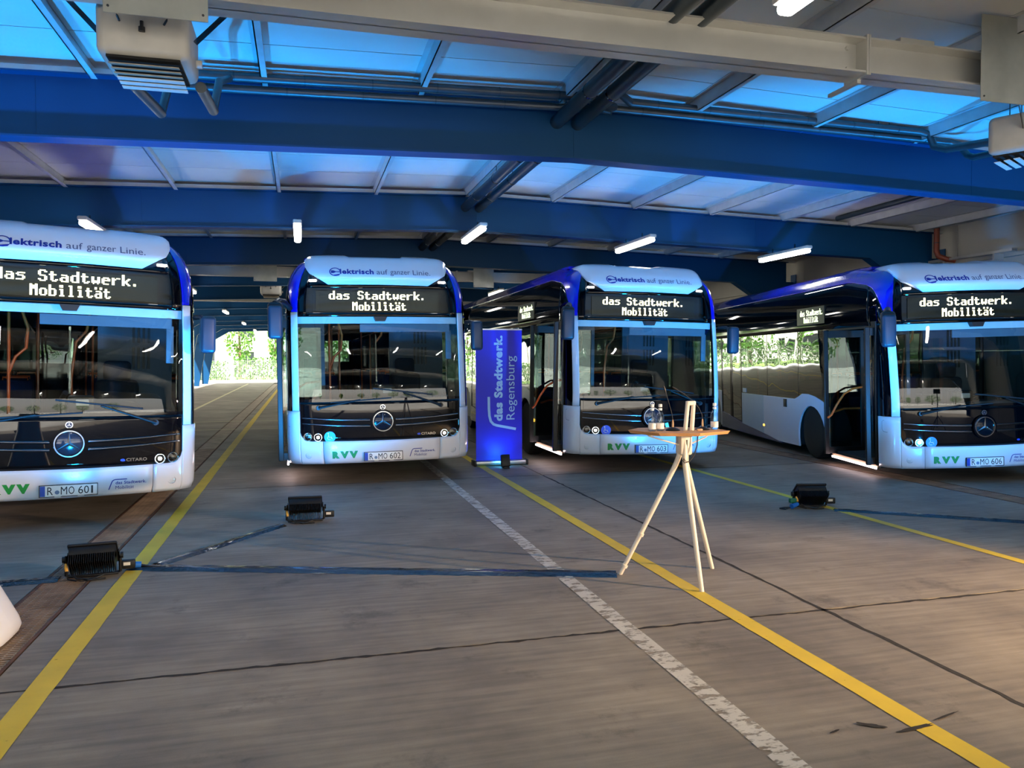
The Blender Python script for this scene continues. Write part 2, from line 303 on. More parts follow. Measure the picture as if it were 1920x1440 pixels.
# drain channels with gratings: frame strips and cross bars
def channel(k, ya, yb, near):
    a, b = GX[k]; mb = MB().box(a, b, ya, yb, -.125, -.10)
    ch = empty('drain_channel', ((a+b)/2, ya, 0))
    def put(m, n, mt, kind=None):
        o = m.build(n, mt, ch, smooth=0); o.location = (-(a+b)/2, -ya, 0)
        if kind: o['kind'] = kind
        return o
    put(mb, 'channel_bed', 'pit')
    for q in (a, b-.02): put(MB().box(q, q+.02, ya, yb, -.10, .002), 'edge_frame', 'rust')
    y = ya
    while y < min(yb, near):
        g = MB(); L = 1.0
        for i in range(7): xx = a+.03+i*(b-a-.06)/6; g.box(xx-.004, xx+.004, y+.01, y+L-.01, -.035, -.002)
        for i in range(30): yy = y+.02+i*(L-.04)/29; g.box(a+.022, b-.022, yy-.0065, yy+.0065, -.03, 0)
        put(g, 'grating', 'grate', 'stuff'); y += L
    if yb > near:
        g = MB()
        for i in range(int((yb-near)/.25)): yy = near+i*.25; g.box(a+.022, b-.022, yy, yy+.2, -.03, 0)
        put(g, 'far_grating', 'grate', 'stuff')
    return ch
tag(channel(0, -2, 58, 16), 'rusty drain grating running beside the yellow line under the first bus', 'drain', 'floor drain gratings')
tag(channel(1, -2, 58, 16), 'drain grating in the floor under the rightmost bus', 'drain', 'floor drain gratings')

# ceiling: sandwich panels on purlins
ce = empty('ceiling', (0, 0, 0)); tag(ce, kind='structure')
PH = .15
zc = lambda x: zb(x)+BH+PH
pl = MB().add([(XL-.8,0,zc(XL-.8)),(XA,0,zc(XA)),(XA,.985,zc(XA)),(XL-.8,.985,zc(XL-.8)),(XL-.8,0,zc(XL-.8)+.1),(XA,0,zc(XA)+.1),(XA,.985,zc(XA)+.1),(XL-.8,.985,zc(XL-.8)+.1)], [(0,3,2,1),(4,5,6,7),(0,1,5,4),(1,2,6,5),(2,3,7,6),(3,0,4,7)]).build('roof_panel', 'ceiling_panel', ce, smooth=0)
pr = MB().add([(XA,0,zc(XA)),(XR+.8,0,zc(XR+.8)),(XR+.8,.985,zc(XR+.8)),(XA,.985,zc(XA)),(XA,0,zc(XA)+.1),(XR+.8,0,zc(XR+.8)+.1),(XR+.8,.985,zc(XR+.8)+.1),(XA,.985,zc(XA)+.1)], [(0,3,2,1),(4,5,6,7),(0,1,5,4),(1,2,6,5),(2,3,7,6),(3,0,4,7)]).build('roof_panel', 'ceiling_panel', ce, smooth=0)
y = YF-1; first = True
while y < YB+1:
    for s_ in (pl, pr):
        if first: s_.location = (0, y, 0)
        else: inst(s_, (0, y, 0))
    first = False; y += 1.0
MB().box(XL-.9, XR+.9, YF-1.2, YB+1.2, 4.99, 5.02).build('roof_deck', 'ceiling_panel', ce, smooth=0)
xp = [-.36+1.6*i for i in range(-4, 9)]
for x in xp:
    z0 = zb(x)+BH; t = .006; L0, L1 = YF-.8, YB+.8
    m = MB().box(x-t, x+t, L0, L1, z0, z0+PH).box(x-t, x+.06, L0, L1, z0, z0+t).box(x-.06, x+t, L0, L1, z0+PH-t, z0+PH)
    m.build('purlin', 'purlin', ce, smooth=0)
for i in range(-2, NLAST+1):     # eaves fillet strips above each beam
    yy = Y0+i*BAY
    for (a, b) in ((XL, XA), (XA, XR)):
        MB().prism([(a, zb(a)+BH+.02), (b, zb(b)+BH+.02), (b, zb(b)+BH+.09), (a, zb(a)+BH+.09)], lambda q, w: (q, yy-.04, w), lambda q, w: (q, yy+.04, w)).build('closure_strip', 'purlin', ce, smooth=0)

# portal frames
ORD = {-3: 'blue steel roof beam at the open front edge behind the viewer', -2: 'blue steel roof beam behind the viewer', -1: 'blue steel roof beam overhead, just above the view', 0: 'largest and nearest blue steel roof beam, below the grey girder', 1: 'blue steel roof beam second from front with the lamps under it', 2: 'dark blue steel roof beam third from front, just above the bus roofs'}
WORD = ['', '', '', 'fourth', 'fifth', 'sixth', 'seventh', 'eighth', 'ninth', 'tenth', 'last']
def frame(i):
    y = Y0+i*BAY; e = empty('portal_frame', (XA, y, 0)); ox, oy = XA, y
    tag(e, ORD.get(i, '%s blue steel roof beam from the front, down the left aisle' % WORD[i]), 'roof beam', 'blue portal frames')
    def P(m, n, mt='blue_steel'): o = m.build(n, mt, e, smooth=0); o.location = (-ox, -oy, 0); return o
    hx = [XL+.25, XL+1.9, XA, XR-1.9, XR-.25]; lo = [zb(XL)-.95, zb(XL+1.9), zb(XA), zb(XR-1.9), zb(XR)-.95]
    top = [zb(x)+BH for x in hx]
    for side in (0, 1):
        idx = [0, 1, 2] if side == 0 else [2, 3, 4]
        poly = [(hx[k], lo[k]) for k in idx] + [(hx[k], top[k]) for k in idx[::-1]]
        P(MB().prism(poly, lambda a, b: (a, y-.007, b), lambda a, b: (a, y+.007, b)), 'web')
        for k, (a, b) in enumerate(zip(idx[:-1], idx[1:])):
            for zz, nm in ((lo, 'bottom_flange'), (top, 'top_flange')):
                P(MB().prism([(hx[a], zz[a]), (hx[b], zz[b]), (hx[b], zz[b]+.018), (hx[a], zz[a]+.018)], lambda q, w: (q, y-.115, w), lambda q, w: (q, y+.115, w)), nm)
        # tapered column
        s = -1 if side == 0 else 1; xe = XL if side == 0 else XR
        P(MB().prism([(xe-s*.02, 0), (xe-s*.38, 0), (xe-s*.95, zb(xe)-.5), (xe-s*.95, zb(xe)+.1), (xe-s*.02, zb(xe)+.1)], lambda a, b: (a, y-.008, b), lambda a, b: (a, y+.008, b)), 'column_web')
        P(MB().prism([(xe-s*.38, 0), (xe-s*.40, 0), (xe-s*.97, zb(xe)-.5), (xe-s*.95, zb(xe)-.5)], lambda a, b: (a, y-.115, b), lambda a, b: (a, y+.115, b)), 'column_flange')
        P(MB().box(min(xe, xe-s*.02), max(xe, xe-s*.02), y-.115, y+.115, 0, zb(xe)+.3), 'column_flange')
    for x in (hx[1]+2.6, XA, hx[3]-2.6): P(MB().box(x-.006, x+.006, y-.10, y-.008, zb(x)+.03, zb(x)+BH-.01) if False else MB().box(x-.004, x+.004, y-.012, y-.007, zb(x)+.03, zb(x)+BH-.01), 'web_joint')
for i in range(-3, NLAST+1): frame(i)

# walls
wr = empty('wall_right'); tag(wr, kind='structure')
y = YF
while y < YB-.5:
    for (z0, z1) in ((0, 1.85), (1.86, 3.72), (3.73, 4.95)):
        MB().box(XR+.03, XR+.13, y+.004, y+2.56, z0, z1).build('wall_panel', 'wall_panel', wr, smooth=0)
    y += 2.565
MB().box(XR-.10, XR+.03, YF, YB, 3.66, 3.74).build('wall_rail', 'wall_panel', wr, smooth=0)
wlf = empty('wall_left'); tag(wlf, kind='structure')
y = YF
while y < 26:
    for (z0, z1) in ((0, 1.85), (1.86, 3.72), (3.73, 4.95)):
        MB().box(XL-.13, XL-.03, y+.004, y+2.56, z0, z1).build('wall_panel', 'wall_panel', wlf, smooth=0)
    y += 2.565
MB().box(XL-.13, XL-.03, 26, YB, 3.9, 4.95).build('fascia', 'wall_panel', wlf, smooth=0)
wf_ = MB().box(XL, XR, YF-.15, YF-.05, 3.35, 4.95).build('wall_front_skyblock', 'wall_panel', smooth=0); tag(wf_, kind='structure')  # unseen fascia, added above the front opening to cut incoming sky light

# galvanised girders with hanging cover plates
def ibeam(mb, x0, x1, y, z0, h, w=.26, t=.016):
    mb.box(x0, x1, y-.006, y+.006, z0, z0+h); mb.box(x0, x1, y-w/2, y+w/2, z0, z0+t); mb.box(x0, x1, y-w/2, y+w/2, z0+h-t, z0+h)
def girder(y, lab, plates, detail=True):
    e = empty('girder', (3, y, 4.08)); tag(e, lab, 'girder', 'galvanised girders')
    def P(m, n, mt='galvanised'): o = m.build(n, mt, e, smooth=0); o.location = (-3, -y, -4.08); return o
    m = MB(); ibeam(m, XL+.8, 4.54, y, 4.08, .29); P(m, 'beam'); m = MB(); ibeam(m, 4.57, XR-.8, y, 4.08, .29); P(m, 'beam')
    P(MB().box(4.535, 4.555, y-.14, y+.14, 4.06, 4.39), 'end_plate'); P(MB().box(4.558, 4.575, y-.14, y+.14, 4.06, 4.39), 'end_plate')
    for z in (4.14, 4.31): P(MB().lathe([(0,0),(.018,0),(.018,.02),(0,.02)], 6, Matrix.Translation((4.44, y-.01, z)) @ Matrix.Rotation(PI/2, 4, 'X')), 'bolt')
    P(MB().box(4.54, 4.575, y-.02, y+.36, 4.03, 4.06), 'strut')
    P(MB().rbox(4.9, 5.25, y-.1, y+.06, 4.37, 4.42, .005), 'cap_block')
    for (a, b, z0, z1) in plates:
        P(MB().rbox(a, b, y-.19, y-.185+.004, z0, z1, .0015, 1), 'cover_plate', 'galvanised_plate')
        for q in (a+.03, b-.03): P(MB().lathe([(0,0),(.008,0),(.008,.008),(0,.008)], 8, Matrix.Translation((q, y-.188, z0+.04)) @ Matrix.Rotation(PI/2, 4, 'X')), 'screw', 'chrome_dark')
girder(5.62, 'big galvanised steel girder across the top of the view', [(-1.18, -.56, 3.905, 4.6), (5.655, 6.4, 3.925, 4.66)])
girder(23.2, 'galvanised girder with square plates behind the second bus roof', [(-1.28, -.65, 3.94, 4.55), (5.05, 5.68, 3.9, 4.5)])
girder(33.2, 'farthest galvanised girder with square plates in the left aisle', [(-5.0, -4.25, 3.95, 4.5), (-1.25, -.6, 3.95, 4.5)])

# unit heaters
def heater(x, y, z, lab, rz=0):
    e = empty('unit_heater', (x, y, z), rz); tag(e, lab, 'heater', 'ceiling unit heaters')
    M = Matrix.Rotation(math.radians(0), 4, 'X')
    MB().rbox(-.30, .30, -.26, .30, -.16, .22, .06, 3, M).build('casing', 'heater', e)
    MB().box(-.235, .235, -.24, .26, -.175, -.158).build('outlet_shade_plate', 'pit', e, smooth=0)  # flat dark plate painting the shade of the hollow behind the louvres
    for k in range(6):
        MB().rbox(-.225, .225, -.027, .027, -.004, .004, .002, 1).build('louvre', 'louvre' if k < 3 else 'louvre_white', e, (0, -.20+k*.085, -.205-.004*k), (math.radians(8 if k < 3 else -4), 0, 0))
    for s in (-1, 1):
        MB().tube([(s*.22, .12, .2), (s*.22, .12, zc(x)-z)], .006, 6).build('hanger_rod', 'chrome_dark', e)
        MB().tube([(s*.2, -.22, .2), (s*.14, -.27, .06)], .008, 6).build('hanger_wire', 'chrome_dark', e)
        st = MB().box(-.018, .018, -.003, .003, 0, .42).build('perforated_strap', 'chrome_dark', e, (s*.31, -.02, .05), (0, s*.75, 0))
    MB().lathe([(0,0),(.022,0),(.022,.03),(.012,.03),(.012,.07),(0,.07)], 10).build('vent_valve', 'black_plastic', e, (0, -.275, .0), (0, 0, 0))
    MB().lathe([(0,0),(.03,0),(.03,.05),(0,.05)], 12, Matrix.Rotation(PI/2, 4, 'Y')).build('motor_cap', 'heater', e, (.29, .12, -.05))
    return e
heater(-1.03, 6.12, 3.965, 'grey unit heater with louvres hanging at the top left')
heater(7.12, 6.25, 3.92, 'grey unit heater half cut off by the right edge', rz=.5)
heater(-.86, 24.38, 3.82, 'small far unit heater below a square plate, left aisle')
# heater pipe stubs
st = empty('heater_pipes', (-.9, 6.6, 3.7)); tag(st, 'pair of short lagged pipes dropping from the left heater', 'pipe')
for (a, b) in (((-1.20, 6.35, 3.78), (-1.12, 7.15, 3.80)), ((-.72, 6.4, 3.8), (-.70, 7.1, 3.84))):
    o = MB().tube([a, b], .042, 14).build('pipe', 'pipe_lagging', st); o.location = (.9, -6.6, -3.7)
    o = MB().tube([b, (b[0]+.02, b[1]+.3, b[2]+.35), (b[0]+.05, 8.1, 4.46)], .035, 12).build('elbow', 'pipe_lagging', st); o.location = (.9, -6.6, -3.7)
# ridge pipes through the webs
for x, lab in ((2.84, 'left one of two dark pipes running through the roof beams'), (3.09, 'right one of two dark pipes running through the roof beams')):
    e = empty('ridge_pipe', (x, YF, 4.42)); tag(e, lab, 'pipe', 'ridge pipes')
    MB().tube([(0, .2, 0), (0, YB-YF-1, 0)], .078, 18).build('pipe', 'pipe_dark', e)
    k = 0
    for yy in [3+1.3*j for j in range(28)]:
        MB().tube([(0, yy, 0), (0, yy+.03, 0)], .083, 18).build('clamp', 'chrome_dark', e)
        if k % 2 == 0: MB().tube([(0, yy+.015, .08), (0, yy+.015, .28)], .006, 6).build('hanger_rod', 'chrome_dark', e)
        k += 1
# cross pipes in front of the first beam
def pipe(name, pts, r, lab, grp, m='pipe_lagging', bands=0):
    e = empty(name, pts[0]); tag(e, lab, 'pipe', grp); o0 = Vector(pts[0])
    MB().tube([Vector(p)-o0 for p in pts], r, 14).build('pipe', m, e)
    a, b = Vector(pts[0])-o0, Vector(pts[1])-o0
    for k in range(bands):
        p = a.lerp(b, (k+.5)/bands); d = (b-a).normalized()*.008
        MB().tube([p-d, p+d], r*1.04, 14).build('band', 'pipe_dark', e)
    return e
pipe('heating_pipe', [(-.95, 8.18, 4.50), (3.1, 8.18, 4.63), (3.32, 8.18, 4.58)], .046, 'upper lagged heating pipe left of the ridge pipes', 'cross heating pipes', bands=6)
pipe('heating_pipe', [(-1.25, 8.26, 4.40), (3.3, 8.26, 4.53), (3.4, 8.2, 4.5)], .042, 'lower lagged heating pipe left of the ridge pipes', 'cross heating pipes', bands=6)
pipe('heating_pipe', [(3.62, 8.18, 4.61), (7.55, 8.18, 4.57), (7.66, 8.12, 4.53), (7.68, 8.06, 4.36), (7.72, 7.9, 4.29), (7.5, 6.7, 4.10)], .046, 'upper lagged heating pipe right of the ridge with bend', 'cross heating pipes', bands=6)
pipe('heating_pipe', [(3.4, 8.26, 4.55), (8.1, 8.26, 4.50), (8.2, 8.2, 4.46), (8.24, 8.1, 4.30), (8.24, 8.0, 4.25), (7.8, 6.9, 4.08)], .042, 'lower lagged heating pipe right of the ridge with bend', 'cross heating pipes', bands=6)
pipe('link_pipe', [(3.32, 8.18, 4.58), (3.36, 8.05, 4.5), (3.15, 7.9, 4.45)], .046, 'short bend linking heating pipe into the ridge pipe', None)
pipe('link_pipe', [(3.15, 8.0, 4.45), (3.42, 8.05, 4.66), (3.62, 8.18, 4.61)], .046, 'short arched link pipe right of the ridge pipes', None)
pipe('drain_pipe', [(12.72, 13.25, 4.62), (12.72, 13.25, 3.92), (12.74, 13.22, 3.82), (12.85, 13.12, 3.75), (13.0, 13.05, 3.72)], .055, 'rust red drain pipe in the corner by the right wall', None, 'red_pipe', 2)
pipe('girt_pipe', [(10.3, 9.2, 4.52), (10.35, 13.3, 4.50)], .05, 'dark conduit under the ceiling right of the first beam', None, 'pipe_dark')
for k in range(2):
    e = MB().tube([(6.95+.16*k, 8.18, 4.58), (6.95+.16*k, 8.18, 4.78)], .007, 6).build('hanger_rod', 'chrome_dark')
    tag(e, '%s thin hanger rod above the right heating pipe' % ('left' if k == 0 else 'right'), 'rod', 'pipe hanger rods')
tr = empty('cable_tray', (12.92, 12.6, 3.72)); tag(tr, 'galvanised cable tray on brackets along the right wall', 'cable tray')
MB().box(-.06, .06, -1.0, 1.5, .0, .008).build('tray_base', 'galvanised', tr, smooth=0)
for s in (-1, 1): MB().box(s*.06-.004, s*.06+.004, -1.0, 1.5, 0, .05).build('tray_side', 'galvanised', tr, smooth=0)
for yy in (-.6, .6): MB().box(-.07, .16, yy-.02, yy+.02, -.12, .0).build('bracket', 'galvanised', tr, smooth=0)
sm = empty('smoke_detector', (3.52, 5.06, zc(3.52))); tag(sm, 'round smoke detector on the ceiling at the top', 'smoke detector')
MB().lathe([(0,-.07),(.035,-.07),(.05,-.05),(.055,-.02),(.06,0),(0,0)], 20).build('housing', 'louvre_white', sm)
tag(MB().rbox(3.62, 3.78, 5.18, 5.28, zc(3.7)-.05, zc(3.7), .006).build('red_sign', 'red_box'), 'small red box beside the smoke detector', 'alarm box')

# tube luminaires under every other beam
LXS = [-2.95, -.04, 2.83, 5.78, 8.85]
def lamp_proto():
    e = empty('tube_lamp'); tag(e, 'x', 'lamp')
    MB().rbox(-.065, .065, -.79, .79, .0, .06, .02, 2).build('housing', 'heater', e)
    d = MB().rbox(-.055, .055, -.76, .76, -.07, .0, .03, 3).build('diffuser', 'tube_light', e)
    for yy in (-.35, .35): MB().box(-.01, .01, yy-.01, yy+.01, .06, .14).build('bracket', 'chrome_dark', e, smooth=0)
    return e
LP = lamp_proto(); used = False
side_w = ['far left', 'second from left', 'middle', 'second from right', 'far right']
rows = {-3: 'lamp row at the open front behind the viewer', -1: 'lamp row overhead at the top edge', 1: 'first lamp row above the buses', 3: 'lamp row behind the first one', 5: 'third lamp row down the hall', 7: 'fourth lamp row down the hall', 9: 'farthest lamp row'}
for i, rl in rows.items():
    for k, x in enumerate(LXS):
        e = LP if not used else copy_tree(LP); used = True
        yy = 12.9+(i-1)*BAY+(.75 if i == -1 else 0); e.location = (x, yy, zb(x)-.13-.02)
        tag(e, 'tube lamp, %s in %s' % (side_w[k], rl), 'lamp', 'ceiling tube lamps')

# ------------------------------------------------------------------ the bus (front at y=0 facing -Y, x to the viewer's right)
import bisect
def interp(tab):
    ks = [t[0] for t in tab]
    def f(x):
        if x <= ks[0]: return tab[0][1]
        if x >= ks[-1]: return tab[-1][1]
        i = bisect.bisect_right(ks, x)-1; a, b = tab[i], tab[i+1]; t = (x-a[0])/(b[0]-a[0]); return a[1]+(b[1]-a[1])*t
    return f
plan = interp([(0,0),(.2,.004),(.35,.012),(.5,.024),(.65,.039),(.83,.061),(.95,.081),(1.0,.092),(1.06,.105),(1.117,.125),(1.16,.15),(1.19,.175),(1.215,.21),(1.235,.25),(1.25,.295),(1.262,.35),(1.270,.42),(1.275,.5)])
xm = interp([(.27,1.25),(.36,1.27),(.5,1.275),(2.4,1.275),(2.55,1.268),(2.68,1.25),(2.8,1.222),(2.9,1.185),(3.0,1.13),(3.08,1.065),(3.13,.99),(3.17,.88),(3.19,.75)])
y0f = interp([(.27,-.03),(.33,-.055),(.45,-.064),(.95,-.064),(1.14,-.063),(1.19,-.0625),(1.26,-.059),(1.36,-.051),(1.5,-.038),(1.6,-.028),(1.8,-.008),(2.05,.026),(2.30,.065),(2.40,.083),(2.66,.12),(2.8,.155),(2.9,.205),(3.0,.29),(3.08,.40),(3.13,.52),(3.17,.68),(3.19,.85)])
XS = [0,.1,.2,.3,.4,.5,.6,.7,.8,.85,.9,.95,1.0,1.03,1.06,1.09,1.117,1.14,1.16,1.175,1.19,1.203,1.215,1.226,1.235,1.243,1.25,1.257,1.262,1.267,1.270,1.273,1.275]
YS = [.6,.7,.8,.95,1.1,1.4,1.85,2.5,4,6.2,9,12]
def SP(x, z, off=0, side=None):
    """point on the front shell at plan abscissa x (negative allowed); side=y for points on the flank"""
    s = -1 if x < 0 else 1; k = xm(z)/1.275
    if side is None: px, py = abs(x), plan(abs(x)); w = 1.0
    else: px, py = 1.275, side; w = max(0, min(1, (1.9-side)/1.4))
    lift = 0 if z < 2.6 else min(.07, .07*max(0, (py-.3)/.9))*min(1, (z-2.6)/.25)
    return (s*(px+off*(.8 if px > 1.2 else 0))*k, py*1.0 + y0f(z)*w - off, z+lift)
def zlev(a, b, n): return [a+(b-a)*i/n for i in range(n+1)]
def front_patch(mb, xs_, zlo, zhi, n=10, off=0.0):
    rows = []
    for x in xs_: a, b = zlo(abs(x)), zhi(abs(x)); rows.append([SP(x, z, off) for z in zlev(a, b, n)])
    mb.grid(rows); return mb
def symx(lo, hi):
    p = sorted(set([x for x in XS if lo <= x <= hi] + [lo, hi])); return p
def sheet(o, t=.012):
    md = o.modifiers.new('thick', 'SOLIDIFY'); md.thickness = t; md.offset = 0; return o

zarch = interp([(.175,2.363),(.185,2.44),(.20,2.50),(.225,2.57),(.25,2.62),(.28,2.685),(.35,2.78),(.40,2.82),(.45,2.85),(.6,2.885),(.85,2.90),(1.2,2.93),(12,2.945)])
SIDEY = [.505,.55,.6,.66,.72,.8,.86,.95,1.1,1.3,1.6,1.9,2.5,4,6.2,8,10]
bus = empty('city_bus'); B = bus
# mask outline
MX = 1.105
def mask_bot(x):
    if x <= .97: return .585+.01*(x/.97)**2
    t = min(1, (x-.97)/(MX-.97)); return .595+.135*(1-math.sqrt(max(0, 1-t*t)))
xall = [-x for x in symx(0, 1.275)[::-1]] + symx(0, 1.275)[1:]
# bumper centre and corners
m = MB(); front_patch(m, [x for x in xall if abs(x) <= .80], lambda x: .285, mask_bot, 8); sheet(m.build('bumper', 'bus_white', B, smooth=50), .02)
for s in (-1, 1):
    m = MB(); xs_ = [s*x for x in symx(.806, MX)]; front_patch(m, xs_, lambda x: .285+.01*max(0, x-.9), mask_bot, 8)
    rows = []
    cols = [s*x for x in symx(MX, 1.268)]
    for x in cols: rows.append([SP(x, z) for z in zlev(.29, 1.008, 10)])
    for yy in (.50, .385+.0): pass
    m.grid(rows)
    sheet(m.build('bumper_corner', 'bus_white', B, smooth=50), .02)
    # windscreen pillar, white then blue
    m = MB(); m.grid([[SP(s*x, z) for z in zlev(1.013, 2.36, 14)] for x in symx(1.112, 1.195)]); sheet(m.build('windscreen_pillar', 'bus_white', B, smooth=60), .02)
    # blue roof arch: front pillar top and roof edge
    m = MB(); rows = []
    for x in symx(1.112, 1.275):
        a = zarch(plan(x)); rows.append([SP(s*x, a+(3.19-a)*i/22) for i in range(23)])
    for y_ in SIDEY:
        a = zarch(y_); rows.append([SP(s*1.275, a+(3.19-a)*i/22, 0, y_) for i in range(23)])
    m.grid(rows); sheet(m.build('roof_arch', 'bus_blue', B, smooth=70), .01)
    # quarter glass behind the pillar
    m = MB(); m.grid([[SP(s*x, z) for z in zlev(1.013, 2.305, 10)] for x in symx(1.197, 1.275)] + [[SP(s*1.275, z, 0, .505) for z in zlev(1.013, 2.305, 10)]])
    m.build('quarter_glass', 'bus_black', B, smooth=60)
    if s < 0:
        lp = [(1.19, .80), (1.19, .94), (1.2, .955), (1.25, .955), (1.257, .94), (1.257, .83), (1.252, .80), (1.235, .79), (1.2, .79), (1.19, .80)]
        MB().tube([SP(s*x, z, .009) for x, z in lp], .0025, 6, False).build('flap_seam', 'cab_grey', B)
    # fog lamp, headlamps
    for (hx, hz, r, nm, mt) in ((.998, .405, .042, 'fog_lamp', 'chrome'), (1.006, .657, .058, 'headlamp', 'chrome'), (.872, .648, .058, 'headlamp', 'chrome')):
        p = SP(s*hx, hz); nrm = Matrix.Rotation(s*.16, 4, 'Z') @ Matrix.Rotation(PI/2, 4, 'X')
        hl = MB().lathe([(r*.55,-.002),(r*.72,-.004),(r*.9,.008),(r,.012),(r*1.08,.004),(r*1.08,-.02)], 24).build(nm, mt, B, p, nrm.to_euler())
        MB().lathe([(0,.004),(r*.3,.003),(r*.56,-.002)], 18).build('bulb', 'lamp_white' if hx < .9 else 'screen_dark', hl)
        MB().lathe([(0,.014),(r*.5,.0125),(r*.86,.009)], 18).build('lens', 'clear', hl)
    # roof marker lamps
    p = SP(s*.94, 2.80, .012); MB().rbox(-.055, .055, -.012, .012, -.014, .014, .01, 2).build('marker_lamp', 'lamp_glow', B, p, (0, 0, s*.16))
# black mask below the windscreen
m = MB(); front_patch(m, [x for x in [-k for k in symx(0, MX)[::-1]]+symx(0, MX)[1:]], lambda x: mask_bot(x)+.004, lambda x: 1.128, 12, -.004); sheet(m.build('front_mask', 'bus_mask', B, smooth=60), .012)
# windscreen
xw = [-k for k in symx(0, 1.108)[::-1]]+symx(0, 1.108)[1:]
m = MB(); front_patch(m, xw, lambda x: 1.133, lambda x: 2.30, 20, -.004); m.build('windscreen', 'windscreen', B, smooth=80)
m = MB(); front_patch(m, xw, lambda x: 1.105, lambda x: 1.165, 3, .001); m.build('scuttle', 'bus_mask', B, smooth=60)
# destination sign: black glazing frame, dark display behind
m = MB()
front_patch(m, [x for x in xw if x <= -.99] , lambda x: 2.30, lambda x: 3.0, 10, -.002)
front_patch(m, [x for x in xw if x >= .99], lambda x: 2.30, lambda x: 3.0, 10, -.002)
front_patch(m, [x for x in xw if abs(x) <= 1.0], lambda x: 2.30, lambda x: 2.352, 2, -.002)
front_patch(m, [x for x in xw if abs(x) <= 1.0], lambda x: 2.70, lambda x: 3.0, 8, -.002)
front_patch(m, xw, lambda x: 3.0, lambda x: 3.19, 8, -.002)
rows = [[SP(x, 3.19, -.002) for x in xw], [(x*.75, 1.3, 3.2) for x in xw]]; m.grid(rows)
sheet(m.build('roof_front', 'bus_black', B, smooth=50), .01)
m = MB(); front_patch(m, [x for x in xw if abs(x) <= 1.0], lambda x: 2.345, lambda x: 2.705, 6, -.004); m.build('sign_glass', 'sign_glass', B, smooth=60)
dsp = MB().box(-1.02, 1.02, .30, .33, 2.33, 2.72).build('destination_display', 'black_plastic', B, smooth=0)
MB().box(-.86, .86, .285, .30, 2.385, 2.665).build('display_matrix', 'screen_dark', dsp, smooth=0)
m = MB(); dots('das Stadtwerk.', -.685, .685, 2.548, 2.668, lambda x, z: (x, .280, z), m); dots('Mobilität', -.365, .395, 2.395, 2.515, lambda x, z: (x, .280, z), m)
m.build('display_text', 'led_text', dsp, smooth=0, recalc=False)
# camera housing notch at the top of the windscreen
MB().prism([(-.095, 2.30), (.095, 2.30), (.065, 2.235), (-.065, 2.235)], lambda a, b: (a, .03, b), lambda a, b: (a, .16, b)).build('sensor_housing', 'black_plastic', B, smooth=0)
# white roof fairing
def fz0(x):
    x = abs(x)
    if x < .66: return 2.722
    if x < .95: return 2.722+(x-.66)*.60
    return 2.896+(x-.95)*2.2
FX = [-1.0,-.99,-.97,-.94,-.9,-.85,-.75,-.68,-.6,-.5,-.44,-.39,-.3,-.15,0,.15,.3,.34,.39,.5,.6,.68,.75,.85,.9,.94,.97,.99,1.0]
def fzt(x):
    ax = abs(x); t = 3.215 if x < -.42 or x > .37 else 3.165
    if ax > .6: t -= .055*((ax-.6)/.4)**2
    if ax > .93: t -= .05*((ax-.93)/.07)
    return t
fy = interp([(2.70,.19),(2.73,.155),(2.77,.115),(2.81,.085),(2.835,.076),(2.86,.082),(2.9,.105),(3.0,.185),(3.08,.275),(3.14,.38),(3.18,.50),(3.22,.70)])
def fairing_pt(x, z, off=0):
    ax = abs(x); return (x, fy(z)+.085*x*x+(.10*((ax-.88)/.12)**2 if ax > .88 else 0)-off, z)
rows = []
for x in FX:
    a, b = fz0(x), fzt(x); col = [(x*1.0, fairing_pt(x, a)[1]+.10, a+.005)] + [fairing_pt(x, a+(b-a)*i/14) for i in range(15)]
    yy = col[-1][1]; col += [(x, yy+.25, b+.006), (x*.99, yy+.8, b+.004), (x*.98, 2.2, b-.05), (x*.98, 2.3, 3.10)]
    rows.append(col)
m = MB(); m.grid(rows)
for e in (rows[0], rows[-1]): m.grid([e, [(p[0]*.985, p[1]+.03, min(p[2], 3.0)) for p in e]])
fa = m.build('roof_fairing', 'bus_white', B, smooth=42)
fp = lambda x, z: fairing_pt(x, z, .0035)
v, f = text_pts('lektrisch', -.535, -.075, 2.886, 2.962, fp, .038); m = MB().add(v, f)
# stylised e: open ring, bar and plug
n = 26; R1, R0 = .068, .055; cx, cz = -.60, 2.918
ring = [(cx+1.15*R*math.cos(a), cz+R*.92*math.sin(a)) for R in (R1, R0) for a in [math.radians(8+300*i/n) for i in range(n+1)]]
m.add([fp(*p) for p in ring], [(i, i+1, n+2+i, n+1+i) for i in range(n)])
m.add([fp(*p) for p in [(cx-.03, cz-.006), (cx+.075, cz-.006), (cx+.075, cz+.006), (cx-.03, cz+.006)]], [(0,1,2,3)])
m.add([fp(*p) for p in [(cx-.055, cz-.02), (cx-.02, cz-.02), (cx+.01, cz-.006), (cx+.01, cz+.006), (cx-.02, cz+.02), (cx-.055, cz+.02)]], [(0,1,2,3,4,5)])
m.add([fp(*p) for p in [(cx-.02, cz-.045), (cx+.07, cz-.03), (cx+.05, cz-.055), (cx, cz-.063)]], [(0,1,2,3)])
m.build('slogan_bold', 'blue_print', fa, smooth=0, recalc=False)
for (t_, a_, b_, lo_) in (('auf', -.035, .118, 2.886), ('ganzer', .155, .435, 2.866), ('Linie.', .475, .725, 2.886)):
    v, f = text_pts(t_, a_, b_, lo_, 2.962 if t_ != 'ganzer' else 2.942, fp, .0); MB().add(v, f).build('slogan_word', 'grey_print', fa, smooth=0, recalc=False)

